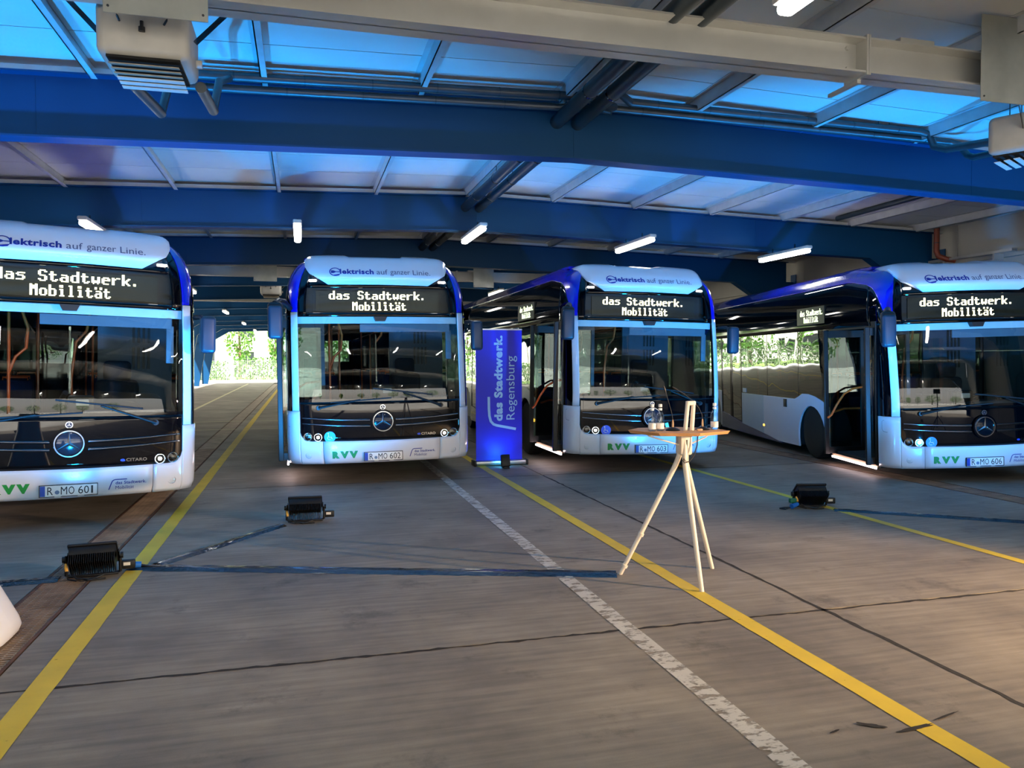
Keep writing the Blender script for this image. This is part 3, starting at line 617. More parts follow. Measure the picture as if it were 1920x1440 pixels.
# emblem, badge, chrome strips, lettering on the mask and bumper
fm = lambda off: (lambda x, z: SP(x, z, off))
em = MB().lathe([(0,.0),(.155,.0),(.165,.012),(.165,.02)], 40).build('emblem', 'bus_mask', B, (0, -.09, .85), (PI/2, 0, 0))
em.rotation_euler = (-PI/2, 0, 0)
em.rotation_euler = (PI/2, 0, 0); em.location = (0, -.072, .85)
MB().lathe([(0,.020),(.118,.020),(.125,.016)], 40).build('disc', 'emblem_disc', em)
MB().lathe([(.124,.012),(.128,.030),(.140,.030),(.148,.012),(.124,.012)], 48).build('chrome_ring', 'chrome', em)
m = MB()
for k in range(3):
    a = PI/2+k*2*PI/3; d = Vector((math.cos(a), math.sin(a), 0)); w = Vector((-d.y, d.x, 0))
    m.add([w*.017+Vector((0,0,.021)), -w*.017+Vector((0,0,.021)), d*.128+w*.002+Vector((0,0,.024)), d*.128-w*.002+Vector((0,0,.024)), Vector((0,0,.034)), d*.128+Vector((0,0,.028))], [(0,2,5,4),(4,5,3,1)])
m.build('chrome_star', 'chrome', em, smooth=0)
bd = MB().lathe([(.026,.0),(.028,.008),(.036,.008),(.038,.0)], 28).build('badge', 'chrome', B, (0, -.072, 1.045), (PI/2, 0, 0))
MB().lathe([(0,.004),(.027,.004)], 24).build('badge_disc', 'emblem_disc', bd)
m = MB()
for k in range(3):
    a = PI/2+k*2*PI/3; d = Vector((math.cos(a), math.sin(a), 0)); w = Vector((-d.y, d.x, 0))*.003
    z_ = Vector((0,0,.006)); m.add([w+z_, -w+z_, d*.027-w*.3+z_, d*.027+w*.3+z_], [(0,1,2,3)])
m.build('badge_star', 'chrome', bd, smooth=0, recalc=False)
for s in (-1, 1):
    for (za, zo) in ((.868, .914), (.786, .838)):
        m = MB(); cols = []
        for x in [.175+.9*i/24 for i in range(25)]:
            t = (x-.175)/.9; z = za+(zo-za)*t**1.6; h = .019-.008*t
            ring_ = []
            for k in range(9): a = PI*k/8; p = SP(s*x, z+h*math.cos(a), .004+.014*math.sin(a)); ring_.append(p)
            cols.append(ring_)
        m.grid(cols); m.build('chrome_strip', 'chrome_dark', B, smooth=60)
v, f = text_pts('CITARO', .535, .74, .638, .672, fm(.006), .02); MB().add(v, f).build('model_lettering', 'chrome', B, smooth=0, recalc=False)
v, f = text_pts('e', .478, .525, .640, .668, fm(.006), .03); MB().add(v, f).build('model_letter', 'plate_blue', B, smooth=0, recalc=False)
for (t_, a_, b_) in (('R', -.69, -.592), ('V', -.585, -.467), ('V', -.463, -.345)):
    v, f = text_pts(t_, a_, b_, .352, .452, fm(.013), .09); MB().add(v, f).build('network_letter', 'green_print', B, smooth=0, recalc=False)
lg = empty('operator_logo'); lg.parent = B
v, f = text_pts('das Stadtwerk.', .435, .735, .398, .432, fm(.013), .02); MB().add(v, f).build('lettering_bold', 'blue_print', lg, smooth=0, recalc=False)
v, f = text_pts('Mobilität', .435, .615, .345, .381, fm(.013), .0); MB().add(v, f).build('lettering_light', 'blue_print', lg, smooth=0, recalc=False)
def bracket(pts, w):
    A = []; C = []
    for i, p in enumerate(pts):
        a = Vector(pts[max(0, i-1)]); b = Vector(pts[min(len(pts)-1, i+1)]); t = (b-a).normalized(); nn = Vector((-t.y, t.x))
        A.append(Vector(p)+nn*w/2); C.append(Vector(p)-nn*w/2)
    return A, C
A, C = bracket([(.372, .343), (.385, .385), (.397, .42), (.405, .436), (.418, .446), (.435, .450), (.50, .450), (.545, .450)], .010)
MB().grid([[SP(p.x, p.y, .013) for p in A], [SP(p.x, p.y, .013) for p in C]]).build('bracket_mark', 'blue_print', lg, smooth=0, recalc=False)
# accessibility sticker
p0 = SP(-.716, .65, .006)
sk = MB().lathe([(0,.0),(.076,.0),(.076,.002),(0,.002)], 32).build('priority_sticker', 'sticker_blue', B, p0, (PI/2, 0, -.10))
m = MB(); m.tube([(-.02,.035,.004),(-.012,.0,.004),(.02,.0,.004),(.03,-.03,.004)], .005, 6); m.lathe([(0,0),(.009,0),(.009,.003),(0,.003)], 10, Matrix.Translation((-.022,.05,.002)))
m.tube([(-.022,.01,.004),(-.034,-.015,.004),(-.018,-.036,.004),(.008,-.034,.004)], .004, 6); m.build('pictogram', 'white_print', sk, smooth=0)
# licence plate (text is set per bus)
pt = MB().rbox(-.26, .26, -.089, -.079, .312, .424, .004, 1).build('licence_plate', 'plate_white', B)
MB().box(-.258, -.212, -.0905, -.0885, .315, .421).build('country_band', 'plate_blue', pt, smooth=0)
m = MB()
for a, b, c, d in ((-.262, .262, .424, .43), (-.262, .262, .306, .312), (-.266, -.26, .306, .43), (.26, .266, .306, .43)): m.box(a, b, -.091, -.077, c, d)
m.build('plate_frame', 'black_plastic', pt, smooth=0)
for x in (-.10, .11): MB().rbox(x-.03, x+.03, -.094, -.085, .298, .312, .003, 1).build('plate_clip', 'lamp_glow' if False else 'louvre_white', pt)
MB().lathe([(0,0),(.021,0),(.021,.001),(0,.001)], 18).build('registration_seal', 'seal', pt, (-.105, -.0885, .352), (PI/2, 0, 0))
# wipers
for (x0, z0, x1, z1, x2, z2) in ((-.86, 1.05, -.30, 1.155, -.05, 1.19), (.825, 1.05, .295, 1.24, -.12, 1.30)):
    wp = empty('wiper'); wp.parent = B
    MB().tube([SP(x0+(x1-x0)*t, z0+(z1-z0)*t, .035) for t in (0, .1, .5, 1)], [.02, .017, .013, .008], 8).build('arm', 'black_plastic', wp)
    MB().lathe([(0,0),(.034,0),(.03,.03),(0,.03)], 14, Matrix.Translation(SP(x0, z0, .0)) @ Matrix.Rotation(PI/2, 4, 'X')).build('pivot', 'black_plastic', wp)
    xa, xb = (x1+.40, x1-.42) if x0 > 0 else (x1-.40, x1+.42)
    MB().tube([SP(xa+(xb-xa)*t, z1-.035+.10*t*(1 if x0 > 0 else .5), .022) for t in (0, .25, .5, .75, 1)], .009, 6).build('blade', 'rubber', wp)
# mirrors
ml = empty('left_mirror'); ml.parent = B; ml.name = 'wing_mirror'
MB().rbox(-.09, .09, -.055, .06, -.225, .215, .04, 3).build('housing', 'mirror_shell', ml)
MB().rbox(-.095, .10, -.03, .075, -.21, .26, .05, 3).build('rim', 'black_plastic', ml)
MB().tube([(0, .03, .23), (.05, .12, .28), (.12, .3, .27), (.19, .44, .2)], [.05, .045, .04, .035], 12).build('arm', 'black_plastic', ml)
ml.location = (-1.395, -.21, 2.21)
mr = empty('wing_mirror'); mr.parent = B
MB().rbox(-.08, .08, -.055, .06, -.205, .205, .04, 3).build('housing', 'mirror_shell', mr)
MB().rbox(-.085, .085, -.03, .075, -.21, .21, .04, 3).build('rim', 'black_plastic', mr)
MB().tube([(-.02, .04, .15), (-.05, .15, .2), (-.10, .3, .2)], .028, 10).build('arm', 'black_plastic', mr)
mr.location = (1.35, -.06, 2.03)

# flanks
def arc(cy, cz, r, a0, a1, n=16): return [(cy+r*math.cos(math.radians(a0+(a1-a0)*i/n)), cz+r*math.sin(math.radians(a0+(a1-a0)*i/n))) for i in range(n+1)]
def flank(poly, s, name, mt, x0=1.245, x1=1.275, parent=B):
    return MB().prism(poly, lambda a, b: (s*x0, a, b), lambda a, b: (s*x1, a, b)).build(name, mt, parent, smooth=20)
WY, RY = 2.60, 8.2
arch = lambda cy: arc(cy, .46, .555, 198, -18)
flank([(1.875, .29), (1.875, .98), (1.98, 1.05), (2.16, 1.12), (2.45, 1.185), (2.72, 1.215), (2.98, 1.208), (3.14, 1.15), (3.30, 1.103), (4.86, 1.095), (4.86, .25), (3.13, .27)] + arch(WY)[::-1] + [(2.07, .29)], -1, 'side_panel', 'bus_white')
flank([(4.868, .25), (4.868, 1.095), (6.17, 1.09), (6.17, .25)], -1, 'side_panel', 'bus_pale')
flank([(3.85, .235), (4.6, .31), (5.4, .375), (6.172, .43), (6.172, .235)], -1, 'swoosh_stripe', 'bus_navy', 1.24, 1.2785)
MB().rbox(-1.285, -1.27, 3.66, 3.82, .93, 1.08, .005).build('socket_flap', 'black_plastic', B)
MB().rbox(-1.279, -1.27, 5.9, 6.1, 1.11, 1.2, .002, 1).build('notice_sticker', 'bus_pale', B)
a_ = MB().rbox(-1.292, -1.268, 1.93, 2.01, .63, .68, .008).build('side_indicator', 'amber', B)
MB().rbox(-1.29, -1.27, 4.83, 4.88, .48, .52, .006).build('side_indicator', 'amber', B)
MB().lathe([(.0,0),(.022,0),(.022,.004),(0,.004)], 16).build('lock', 'black_plastic', B, (-1.262, .30, .93), (0, -PI/2, .35))
flank([(7.62, .27), (7.62, 1.09), (10, 1.09), (10, .27), (8.73, .27)] + arch(RY)[::-1] + [(7.67, .27)], -1, 'side_panel', 'bus_white')
flank([(.5, .29), (.5, 1.008), (1.98, 1.05), (2.45, 1.185), (2.98, 1.208), (3.30, 1.103), (10, 1.09), (10, .27), (8.73, .27)] + arch(RY)[::-1] + [(7.67, .27), (3.13, .27)] + arch(WY)[::-1] + [(2.07, .29)], 1, 'side_panel', 'bus_white')
# window bands
for s in (-1, 1):
    m = MB(); m.grid([[SP(s*x, z) for z in zlev(2.30, zarch(plan(x))+.004, 8)] for x in symx(1.195, 1.275)]); m.grid([[SP(s*1.275, z, 0, y_) for z in zlev(2.30, zarch(y_)+.004, 8)] for y_ in SIDEY]); sheet(m.build('cantrail', 'bus_black', B, smooth=60), .01)
    panes = [(1.885, 3.12), (3.15, 4.64), (4.67, 6.17), (7.63, 8.75), (8.78, 9.95)] if s < 0 else [(.52, 1.85), (1.885, 3.12), (3.15, 4.64), (4.67, 6.17), (6.2, 7.6), (7.63, 8.75), (8.78, 9.95)]
    for (a, b) in panes:
        lo = 1.09 if a > 3.1 else (1.0 if a < 1 else 1.05)
        MB().box(s*1.262, s*1.268, a, b, lo, 2.31).build('side_window', 'side_glass', B, smooth=0)
        MB().box(s*1.255, s*1.2705, b, b+.03, lo, 2.31).build('window_bar', 'bus_black', B, smooth=0)
# strip between fender hump and glass
# middle door (closed, two leaves)
for (a, b) in ((6.19, 6.88), (6.91, 7.6)):
    d = MB().box(-1.272, -1.24, a, b, .28, .42).box(-1.272, -1.24, a, b, 2.42, 2.5).box(-1.272, -1.24, a, a+.05, .42, 2.42).box(-1.272, -1.24, b-.05, b, .42, 2.42).build('door_leaf', 'bus_black', B, smooth=0)
    MB().box(-1.262, -1.255, a+.05, b-.05, .42, 2.42).build('door_pane', 'side_glass', d, smooth=0)
flank([(6.17, .235), (6.17, .45), (7.61, .60), (7.61, .235)], -1, 'swoosh_stripe', 'bus_navy', 1.235, 1.276)
# side destination display
sdp = MB().box(-1.282, -1.262, 2.02, 3.12, 2.41, 2.70).build('side_display', 'screen_dark', B, smooth=0)
m = MB(); fs_ = lambda x, z: (-1.2835, x, z)
dots('das Stadtwerk.', 2.98, 2.06, 2.56, 2.66, fs_, m); dots('Mobilität', 2.83, 2.25, 2.44, 2.54, fs_, m); m.build('side_display_text', 'led_side', sdp, smooth=0, recalc=False)
# front door: open leaves standing square to the flank, hand rails on them
def leaf(yc, rail):
    d = MB().rbox(-1.40, -1.33, yc-.022, yc+.022, .29, 2.28, .008).box(-.80, -.75, yc-.02, yc+.02, .30, 2.27).box(-1.33, -.80, yc-.02, yc+.02, .30, .40).box(-1.33, -.80, yc-.02, yc+.02, 2.16, 2.27).build('door_leaf', 'black_plastic', B, smooth=20)
    MB().box(-1.33, -.80, yc-.004, yc+.004, .40, 2.16).build('door_pane', 'door_glass', d, smooth=0)
    MB().tube(rail, .017, 10).build('door_rail', 'orange', d)
leaf(1.80, [(-1.36, 1.76, .88), (-1.33, 1.70, .93), (-1.25, 1.67, 1.10), (-1.14, 1.66, 1.26), (-1.0, 1.66, 1.34), (-.85, 1.67, 1.36), (-.80, 1.77, 1.36)])
leaf(.455, [(-.80, .49, 1.22), (-.88, .56, 1.18), (-1.0, .58, 1.06), (-.98, .58, .9), (-.90, .57, .66), (-.86, .56, .42), (-.82, .50, .36)])
MB().box(-1.276, -1.20, .39, 1.875, 2.27, 2.36).build('door_header', 'black_plastic', B, smooth=0)
MB().box(-1.275, -1.24, .385, .425, .29, 2.3).build('door_post', 'black_plastic', B, smooth=0)
MB().box(-1.275, -1.24, 1.84, 1.88, .29, 2.3).build('door_post', 'black_plastic', B, smooth=0)
MB().rbox(-1.285, -1.262, .41, 1.82, .235, .262, .004, 1).build('step_light', 'step_light', B)
MB().box(-1.26, -1.0, .40, 1.84, .262, .30).build('step_sill', 'wood_light', B, smooth=0)
# underbody, floor, ceiling, rear
MB().box(-.92, .92, .35, 9.9, .26, .30).box(-1.24, 1.24, .35, 1.9, .262, .30).box(-1.24, 1.24, 3.3, 7.5, .27, .30).build('underbody', 'rubber', B, smooth=0)
MB().box(-.90, .90, .3, 9.9, .302, .33).box(-1.20, -.90, .42, 1.82, .302, .33).box(-1.22, 1.22, 3.3, 7.5, .302, .33).build('floor_deck', 'bus_floor', B, smooth=0)
MB().box(-1.2, 1.2, .5, 9.9, 2.40, 2.43).build('interior_ceiling', 'headliner', B, smooth=0)
MB().box(-1.0, 1.0, 1.0, 9.95, 3.16, 3.2).build('roof_skin', 'bus_blue', B, smooth=0)
for s in (-1, 1):
    MB().box(s*1.22, s*1.24, 3.3, 9.9, .3, 1.08).build('side_lining', 'cab_grey', B, smooth=0)
    for cy in (WY, RY):
        MB().prism(arc(cy, .46, .58, 200, -20), lambda a, b: (s*.84, a, b), lambda a, b: (s*.86, a, b)).build('wheel_housing', 'rubber', B, smooth=0)
        k = MB(); ar = arc(cy, .46, .575, 195, -15); k.grid([[(s*.85, a, b) for a, b in ar], [(s*1.25, a, b) for a, b in ar]]); k.build('wheel_housing', 'rubber', B)
rp = MB().box(-1.27, 1.27, 9.97, 10.0, .35, 1.35).box(-1.27, 1.27, 9.97, 10.0, 2.2, 3.15).box(-1.27, -.42, 9.97, 10, 1.35, 2.2).box(.2, 1.27, 9.97, 10, 1.35, 2.2).box(-.42, .2, 9.97, 10, 1.35, 1.65).build('rear_wall', 'bus_black', B, smooth=0)
MB().box(-.42, .2, 9.98, 9.99, 1.65, 2.2).build('rear_window', 'side_glass', rp, smooth=0)
# wheels
def wheel(x, y_, s):
    Mx = Matrix.Rotation(s*PI/2, 4, 'Y')
    w = empty('wheel'); w.parent = B; w.location = (x, y_, .478)
    MB().lathe([(.30,-.13),(.40,-.14),(.455,-.125),(.476,-.09),(.478,.09),(.455,.125),(.40,.14),(.30,.13)], 40, Mx).build('tyre', 'rubber', w)
    m = MB(); m.lathe([(.30,.125),(.285,.115),(.27,.02),(.20,.035),(.17,.06),(.10,.065),(.095,.10),(0,.105)], 32, Mx); m.build('rim', 'wheel_black', w)
    m = MB()
    for k in range(10):
        a = 2*PI*k/10; m.lathe([(0,.0),(.014,.0),(.014,.03),(0,.03)], 6, Mx @ Matrix.Translation((.135*math.cos(a), .135*math.sin(a), .062)))
    m.build('wheel_nuts', 'chrome_dark', w)
    m = MB()
    for k in range(40):
        a = 2*PI*k/40
        for q in (-.08, 0, .06): m.add([Mx @ (Matrix.Rotation(a, 4, 'Z') @ Vector(p)) for p in ((.479,-.012,q-.02),(.479,.02,q+.03),(.482,.024,q+.03),(.482,-.008,q-.02))], [(0,1,2,3)])
    m.build('tread', 'black_plastic', w, smooth=0)
    return w
for s in (-1, 1):
    wheel(s*1.10, WY, s); wheel(s*1.08, RY, s)
# cab: dashboard, steering wheel, seat, partition, ticket machine, rails, seats
MB().prism([(.12, .40), (.12, 1.04), (.30, 1.10), (.52, 1.08), (.66, .98), (.70, .60), (.70, .34)], lambda a, b: (-.98, a, b), lambda a, b: (1.08, a, b)).build('dashboard', 'dash', B, smooth=20)
MB().rbox(.12, 1.05, .40, .78, 1.04, 1.16, .05, 3).build('instrument_pod', 'dash', B)
MB().rbox(.15, 1.0, .36, .41, 1.05, 1.17, .01).build('dash_trim', 'cab_grey', B)
t_ = empty('steering_wheel'); t_.parent = B; t_.location = (.55, .85, 1.12); t_.rotation_euler = (math.radians(-35), 0, 0)
MB().tube([(.23*math.cos(2*PI*k/28), .23*math.sin(2*PI*k/28), 0) for k in range(29)], .016, 8, False).build('rim', 'black_plastic', t_)
MB().rbox(-.22, .22, -.03, .03, -.02, .01, .01).rbox(-.06, .06, -.08, .06, -.03, .02, .02).build('hub', 'black_plastic', t_)
ds = empty('driver_seat'); ds.parent = B; ds.location = (.55, 1.45, .3)
MB().rbox(-.25, .25, -.25, .25, .35, .5, .05, 3).build('cushion', 'seat_fabric', ds)
MB().rbox(-.25, .25, .18, .33, .48, 1.18, .07, 3).build('backrest', 'seat_fabric', ds)
MB().rbox(-.16, .16, .20, .32, 1.16, 1.42, .06, 3).build('headrest', 'seat_fabric', ds)
MB().rbox(-.13, .13, -.15, .15, .03, .36, .02).build('pedestal', 'dash', ds)
MB().rbox(.0, .25, .55, .8, 1.10, 1.32, .02).build('ticket_machine', 'black_plastic', B)
MB().rbox(.07, .2, .535, .56, 1.21, 1.28, .01).build('ticket_screen', 'cab_light', B)
MB().tube([(-.06, .5, 1.05), (-.06, .52, 1.3), (-.03, .45, 1.36)], .03, 8).build('validator', 'black_plastic', B)
MB().box(.34, 1.22, 1.98, 2.02, .33, 2.38).build('cab_partition', 'cab_grey', B, smooth=0)
for k in range(4):
    for j in range(2): MB().box(.74+k*.06, .77+k*.06, 1.965, 1.985, 1.62+.34*j, 1.90+.34*j).build('vent_slot', 'black_plastic', B, smooth=0)
MB().box(.0, .03, .85, 1.98, .33, 1.15).build('cab_door', 'dash', B, smooth=0)
MB().box(.005, .025, .9, 1.98, 1.15, 2.1).build('cab_screen', 'clear', B, smooth=0)
# sun blind and header panel just behind the windscreen
m = MB(); m.grid([[(x, plan(abs(x))+.13, z) for z in (2.205, 2.298)] for x in xw]); sheet(m.build('header_panel', 'cab_light', B, smooth=0), .01)
MB().box(-.27, 1.0, .20, .215, 2.09, 2.20).build('sun_blind', 'blind_grey', B, smooth=0)
MB().rbox(.95, 1.03, .22, .26, 1.70, 2.12, .01).build('side_blind', 'blind_grey', B)
def rail(pts, r=.018): MB().tube(pts, r, 10).build('grab_rail', 'orange', B)
rail([(-.62, 1.98, .33), (-.62, 1.98, 2.4)]); rail([(-.62, 1.98, 1.55), (-.55, 1.97, 1.75), (-.44, 1.97, 1.86), (-.42, 1.97, 2.1), (-.5, 1.98, 2.38)]); rail([(.05, 2.1, .33), (.05, 2.1, 1.5), (.10, 2.1, 1.95), (.22, 2.1, 2.1), (.26, 2.1, 2.38)])
rail([(-1.15, 2.0, .95), (-1.0, 1.98, 1.0), (-.62, 1.98, 1.0)]); rail([(-.35, 4.2, .33), (-.35, 4.2, 2.4)]); rail([(.4, 5.2, .33), (.4, 5.2, 2.4)]); rail([(-.4, 6.2, .33), (-.4, 6.2, 2.4)]); rail([(-.4, 7.6, .33), (-.4, 7.6, 2.4)]); rail([(.4, 8.4, .33), (.4, 8.4, 2.4)])
rail([(-.5, 3, 2.28), (-.5, 9.5, 2.28)], .014); rail([(.5, 2.4, 2.28), (.5, 9.5, 2.28)], .014)
def pseat(x, y_):
    e = MB().rbox(x-.21, x+.21, y_-.2, y_+.2, .74, .82, .03, 2).rbox(x-.21, x+.21, y_+.15, y_+.22, .78, 1.42, .03, 2).box(x-.16, x+.16, y_-.1, y_+.12, .33, .74).build('passenger_seat', 'seat_blue', B)
    MB().tube([(x-.15, y_+.2, 1.36), (x-.15, y_+.22, 1.46), (x+.15, y_+.22, 1.46), (x+.15, y_+.2, 1.36)], .014, 8).build('seat_handle', 'orange', e)
for y_ in (3.6, 4.6, 5.6, 8.0, 9.0):
    for x in (.62, 1.02): pseat(x, y_)
for y_ in (3.6, 4.6, 8.4, 9.2):
    for x in (-.62, -1.02): pseat(x, y_)

# place four buses
POSES = [(-2.3754, 8.9925, .005, .2669, .0237), (1.0814, 10.8485, .0172, .0064, -.0076), (5.0860, 10.7858, -.0104, -.0191, .0150), (9.1156, 8.6430, -.0836, -.2285, -.0262)]
PLT = ['601', '602', '603', '606']
LAB = ['white and blue electric city bus cut off at the left edge', 'white and blue electric city bus facing straight on left of the banner', 'white and blue electric city bus behind the high table, door open', 'white and blue electric city bus at the right edge with open door']
for k, (x, y_, z, a, r) in enumerate(POSES):
    e = bus if k == 0 else copy_tree(bus)
    e.location = (x, y_, z); e.rotation_euler = (Matrix.Rotation(a, 3, 'Z') @ Matrix.Rotation(r, 3, 'Y')).to_euler()
    tag(e, LAB[k], 'bus', 'parked electric buses')
    Mw = Matrix.Translation((x, y_, z)) @ Matrix.Rotation(a, 4, 'Z') @ Matrix.Rotation(r, 4, 'Y')
    for ch in e.children:
        if ch.name.split('.')[0] == 'wheel': ch.location.z = .478 - ((Mw @ Vector((ch.location.x, ch.location.y, 0))).z)
    e['plate'] = PLT[k]
buses = [o for o in bpy.data.objects if o.get('plate')]
for e in buses:
    pp = [c for c in e.children if c.name.split('.')[0] == 'licence_plate'][0]
    m = MB(); fpl = lambda x, z: (x, -.0905, z)
    for (t, a, b) in (('R', -.192, -.142), ('M', -.072, -.015), ('O', -.002, .05), (e['plate'][0], .085, .13), (e['plate'][1], .138, .183), (e['plate'][2], .191, .233)):
        if t == '1': a += .012; b -= .012
        v, f = text_pts(t, a, b, .328, .408, fpl, .0); MB().add(v, f).build('plate_character', 'black_print', pp, smooth=0, recalc=False)
    del e['plate']

# ------------------------------------------------------------------ event furniture
# roll-up banner
bn = empty('rollup_banner', (3.09, 12.15, 0)); tag(bn, 'upright blue roll-up banner on a silver base between two buses', 'banner')
MB().rbox(-.43, .43, -.11, .11, .012, .085, .02, 2).build('base', 'silver', bn)
for s in (-1, 1): MB().rbox(s*.43-.02, s*.43+.02, -.12, .12, .0, .09, .01).build('base_cap', 'black_plastic', bn)
MB().box(-.395, .375, -.004, .004, .08, 2.19).build('printed_sheet', 'banner_blue', bn, smooth=0)
MB().rbox(-.40, .38, -.014, .014, 2.185, 2.21, .004, 1).build('top_rail', 'silver', bn)
MB().tube([(0, .04, .05), (0, .03, 2.2)], .012, 8).build('support_pole', 'silver', bn)
Y_ = -.0065
rotf = lambda x, z: (-z, Y_, x)           # text running upwards
def btext(t, z0, z1, x0, x1, mt, bold):    # z range along the banner, x range across
    v, f = text_pts(t, z0, z1, -x1, -x0, rotf, bold); MB().add(v, f).build('lettering', mt, bn, smooth=0, recalc=False)
btext('das Stadtwerk.', .715, 2.10, -.094, .05, 'banner_white_bluelit', .048)
btext('Regensburg', .735, 1.77, .11, .295, 'banner_white_bluelit', .0)
A, C = bracket([(-.182, 1.11), (-.18, .92), (-.172, .80), (-.15, .715), (-.105, .665), (-.05, .645), (.1, .615), (.27, .58)], .042)
MB().grid([[(p.x, Y_, p.y) for p in A], [(p.x, Y_, p.y) for p in C]]).build('bracket_mark', 'banner_white_bluelit', bn, smooth=0, recalc=False)
# small uplight in front of the banner
def spot_light(name, parent, loc, direction, energy, col, size, blend, radius=.06):
    ld = bpy.data.lights.new(name, 'SPOT'); ld.energy = energy; ld.color = col; ld.spot_size = size; ld.spot_blend = blend; ld.shadow_soft_size = radius
    o = bpy.data.objects.new(name, ld); COL.objects.link(o); o.parent = parent; o.location = loc
    o.rotation_euler = Vector(direction).to_track_quat('-Z', 'Y').to_euler(); return o
up = empty('uplight', (3.08, 11.72, 0)); tag(up, 'small black uplight standing at the foot of the banner', 'floodlight')
MB().rbox(-.07, .07, -.03, .05, .03, .22, .012, 2).build('housing', 'flood_black', up, rot=(math.radians(-14), 0, 0))
MB().rbox(-.05, .05, -.05, .08, .0, .03, .008).build('foot', 'flood_black', up)
MB().box(-.05, .05, .056, .058, .08, .2).build('led_panel', 'cyan_led', up, rot=(math.radians(-14), 0, 0), smooth=0)
spot_light('uplight_lamp', up, (0, .10, .17), (0, .55, 1.0), 9, (.05, .35, 1), 2.2, .6)

# LED floodlights on the floor, pointing at the buses
def flood(x, y_, rz, lab, tilt=40, energy=680, elev=62, aim=None, plug='plug_orange', led=True):
    e = empty('floodlight', (x, y_, 0), rz); tag(e, lab, 'floodlight', 'floor floodlights')
    M = Matrix.Translation((0, 0, .15)) @ Matrix.Rotation(math.radians(tilt-0), 4, 'X')
    # body: local z is the beam direction tilted forward
    Mb = Matrix.Translation((0, 0, .15)) @ Matrix.Rotation(math.radians(-tilt), 4, 'X')
    def P(mb, n, mt): return mb.build(n, mt, e)
    P(MB().rbox(-.165, .165, -.10, .10, -.02, .06, .012, 2, Mb), 'body', 'flood_black')
    for k in range(22):
        xx = -.158+k*.01505
        P(MB().rbox(xx-.0025, xx+.0025, -.105, .105, -.095, -.015, .0015, 1, Mb), 'cooling_fin', 'flood_black')
    P(MB().rbox(-.175, .175, -.112, .112, .05, .075, .01, 2, Mb), 'front_bezel', 'flood_black')
    P(MB().box(-.15, .15, -.09, .09, .0755, .077) if False else MB().rbox(-.15, .15, -.09, .09, .072, .0765, .001, 1, Mb), 'led_panel', 'cyan_led')
    for s in (-1, 1):
        P(MB().prism([(-.11, .0), (.11, .0), (.115, .05), (.05, .105), (-.05, -.105), (-.115, -.02)], lambda a, b: (s*.18-.004, a*.0+ (Mb @ Vector((0, b, a*.5))).y, (Mb @ Vector((0, b, a*.5))).z), lambda a, b: (s*.18+.004, (Mb @ Vector((0, b, a*.5))).y, (Mb @ Vector((0, b, a*.5))).z)), 'end_cap', 'flood_black')
        P(MB().tube([(s*.192, 0, .15), (s*.192, .01, .02), (s*.17, .02, .012)], .012, 8), 'yoke_arm', 'flood_black')
        P(MB().lathe([(0,0),(.025,0),(.025,.02),(0,.02)], 12, Matrix.Translation((s*.195, 0, .15)) @ Matrix.Rotation(s*PI/2, 4, 'Y')), 'yoke_knob', 'flood_black')
    P(MB().rbox(-.18, .18, -.02, .05, .0, .018, .006), 'yoke_base', 'flood_black')
    P(MB().tube([(-.14, -.10, .05), (-.10, -.14, .025), (0, -.15, .012), (.08, -.12, .03), (.02, -.1, .012), (-.08, -.13, .02), (-.02, -.17, .012), (.1, -.15, .012)], .007, 8), 'mains_cable', 'cable_black')
    P(MB().tube([(-.185, -.06, .13), (-.18, -.075, .10), (-.175, -.085, .075)], [.008, .014, .012], 8), 'plug', plug)
    P(MB().tube([(-.175, -.085, .075), (-.165, -.11, .02), (-.1, -.16, .012)], .006, 6), 'plug_cable', 'cable_black')
    bx = P(MB().rbox(.20, .30, .0, .06, .03, .10, .01), 'driver_box', 'flood_black'); MB().box(.215, .265, -.0015, .0, .06, .085).build('rating_label', 'louvre_white', bx, smooth=0)
    d = Vector((0, math.sin(math.radians(tilt)), math.cos(math.radians(tilt))))
    d = Vector((0, math.cos(math.radians(elev)), math.sin(math.radians(elev))))
    if aim: d = Vector(aim)
    spot_light('floodlight_lamp', e, tuple(Vector((0, 0, .15))+Vector((0, math.sin(math.radians(tilt)), math.cos(math.radians(tilt))))*.10), d, energy, (.002, .33, 1), math.radians(112), .5, .07)
    return e
flood(-1.62, 6.78, .12, 'black finned floodlight on the floor in front of the leftmost bus', energy=740, elev=58)
flood(.02, 8.48, -.05, 'black finned floodlight on the floor in front of the second bus', energy=850, elev=54)
flood(5.66, 7.70, -.25, 'black floodlight on the floor between third and rightmost bus', energy=1000, elev=48)
flood(-3.55, 6.70, .3, 'black floodlight on the floor beyond the left edge of view', energy=740, elev=56)
flood(8.2, 5.75, -.25, 'black floodlight on the floor beyond the right edge of view', energy=850, elev=50)
# plugs and coloured connectors on the right floodlight
cn = empty('power_connector', (5.36, 7.62, 0)); tag(cn, 'blue and green power connector beside the right floodlight', 'connector')
MB().tube([(0, 0, .03), (.10, .03, .05)], [.028, .022], 12).build('blue_plug', 'plug_blue', cn); MB().rbox(.02, .10, .04, .09, .06, .11, .008).build('green_tag', 'plug_green', cn)
MB().tube([(-.02, 0, .02), (-.10, -.03, .012), (-.13, .03, .012), (-.06, .06, .012), (.05, .02, .015)], .008, 8).build('cable', 'cable_black', cn)
cn = empty('power_connector', (-1.30, 6.92, 0)); tag(cn, 'blue power connector beside the left floodlight', 'connector')
MB().tube([(0, 0, .03), (-.10, -.03, .05)], [.028, .022], 12).build('blue_plug', 'plug_blue', cn); MB().tube([(.0, 0, .03), (.08, -.02, .014), (.2, -.05, .012)], .010, 8).build('cable', 'cable_black', cn)

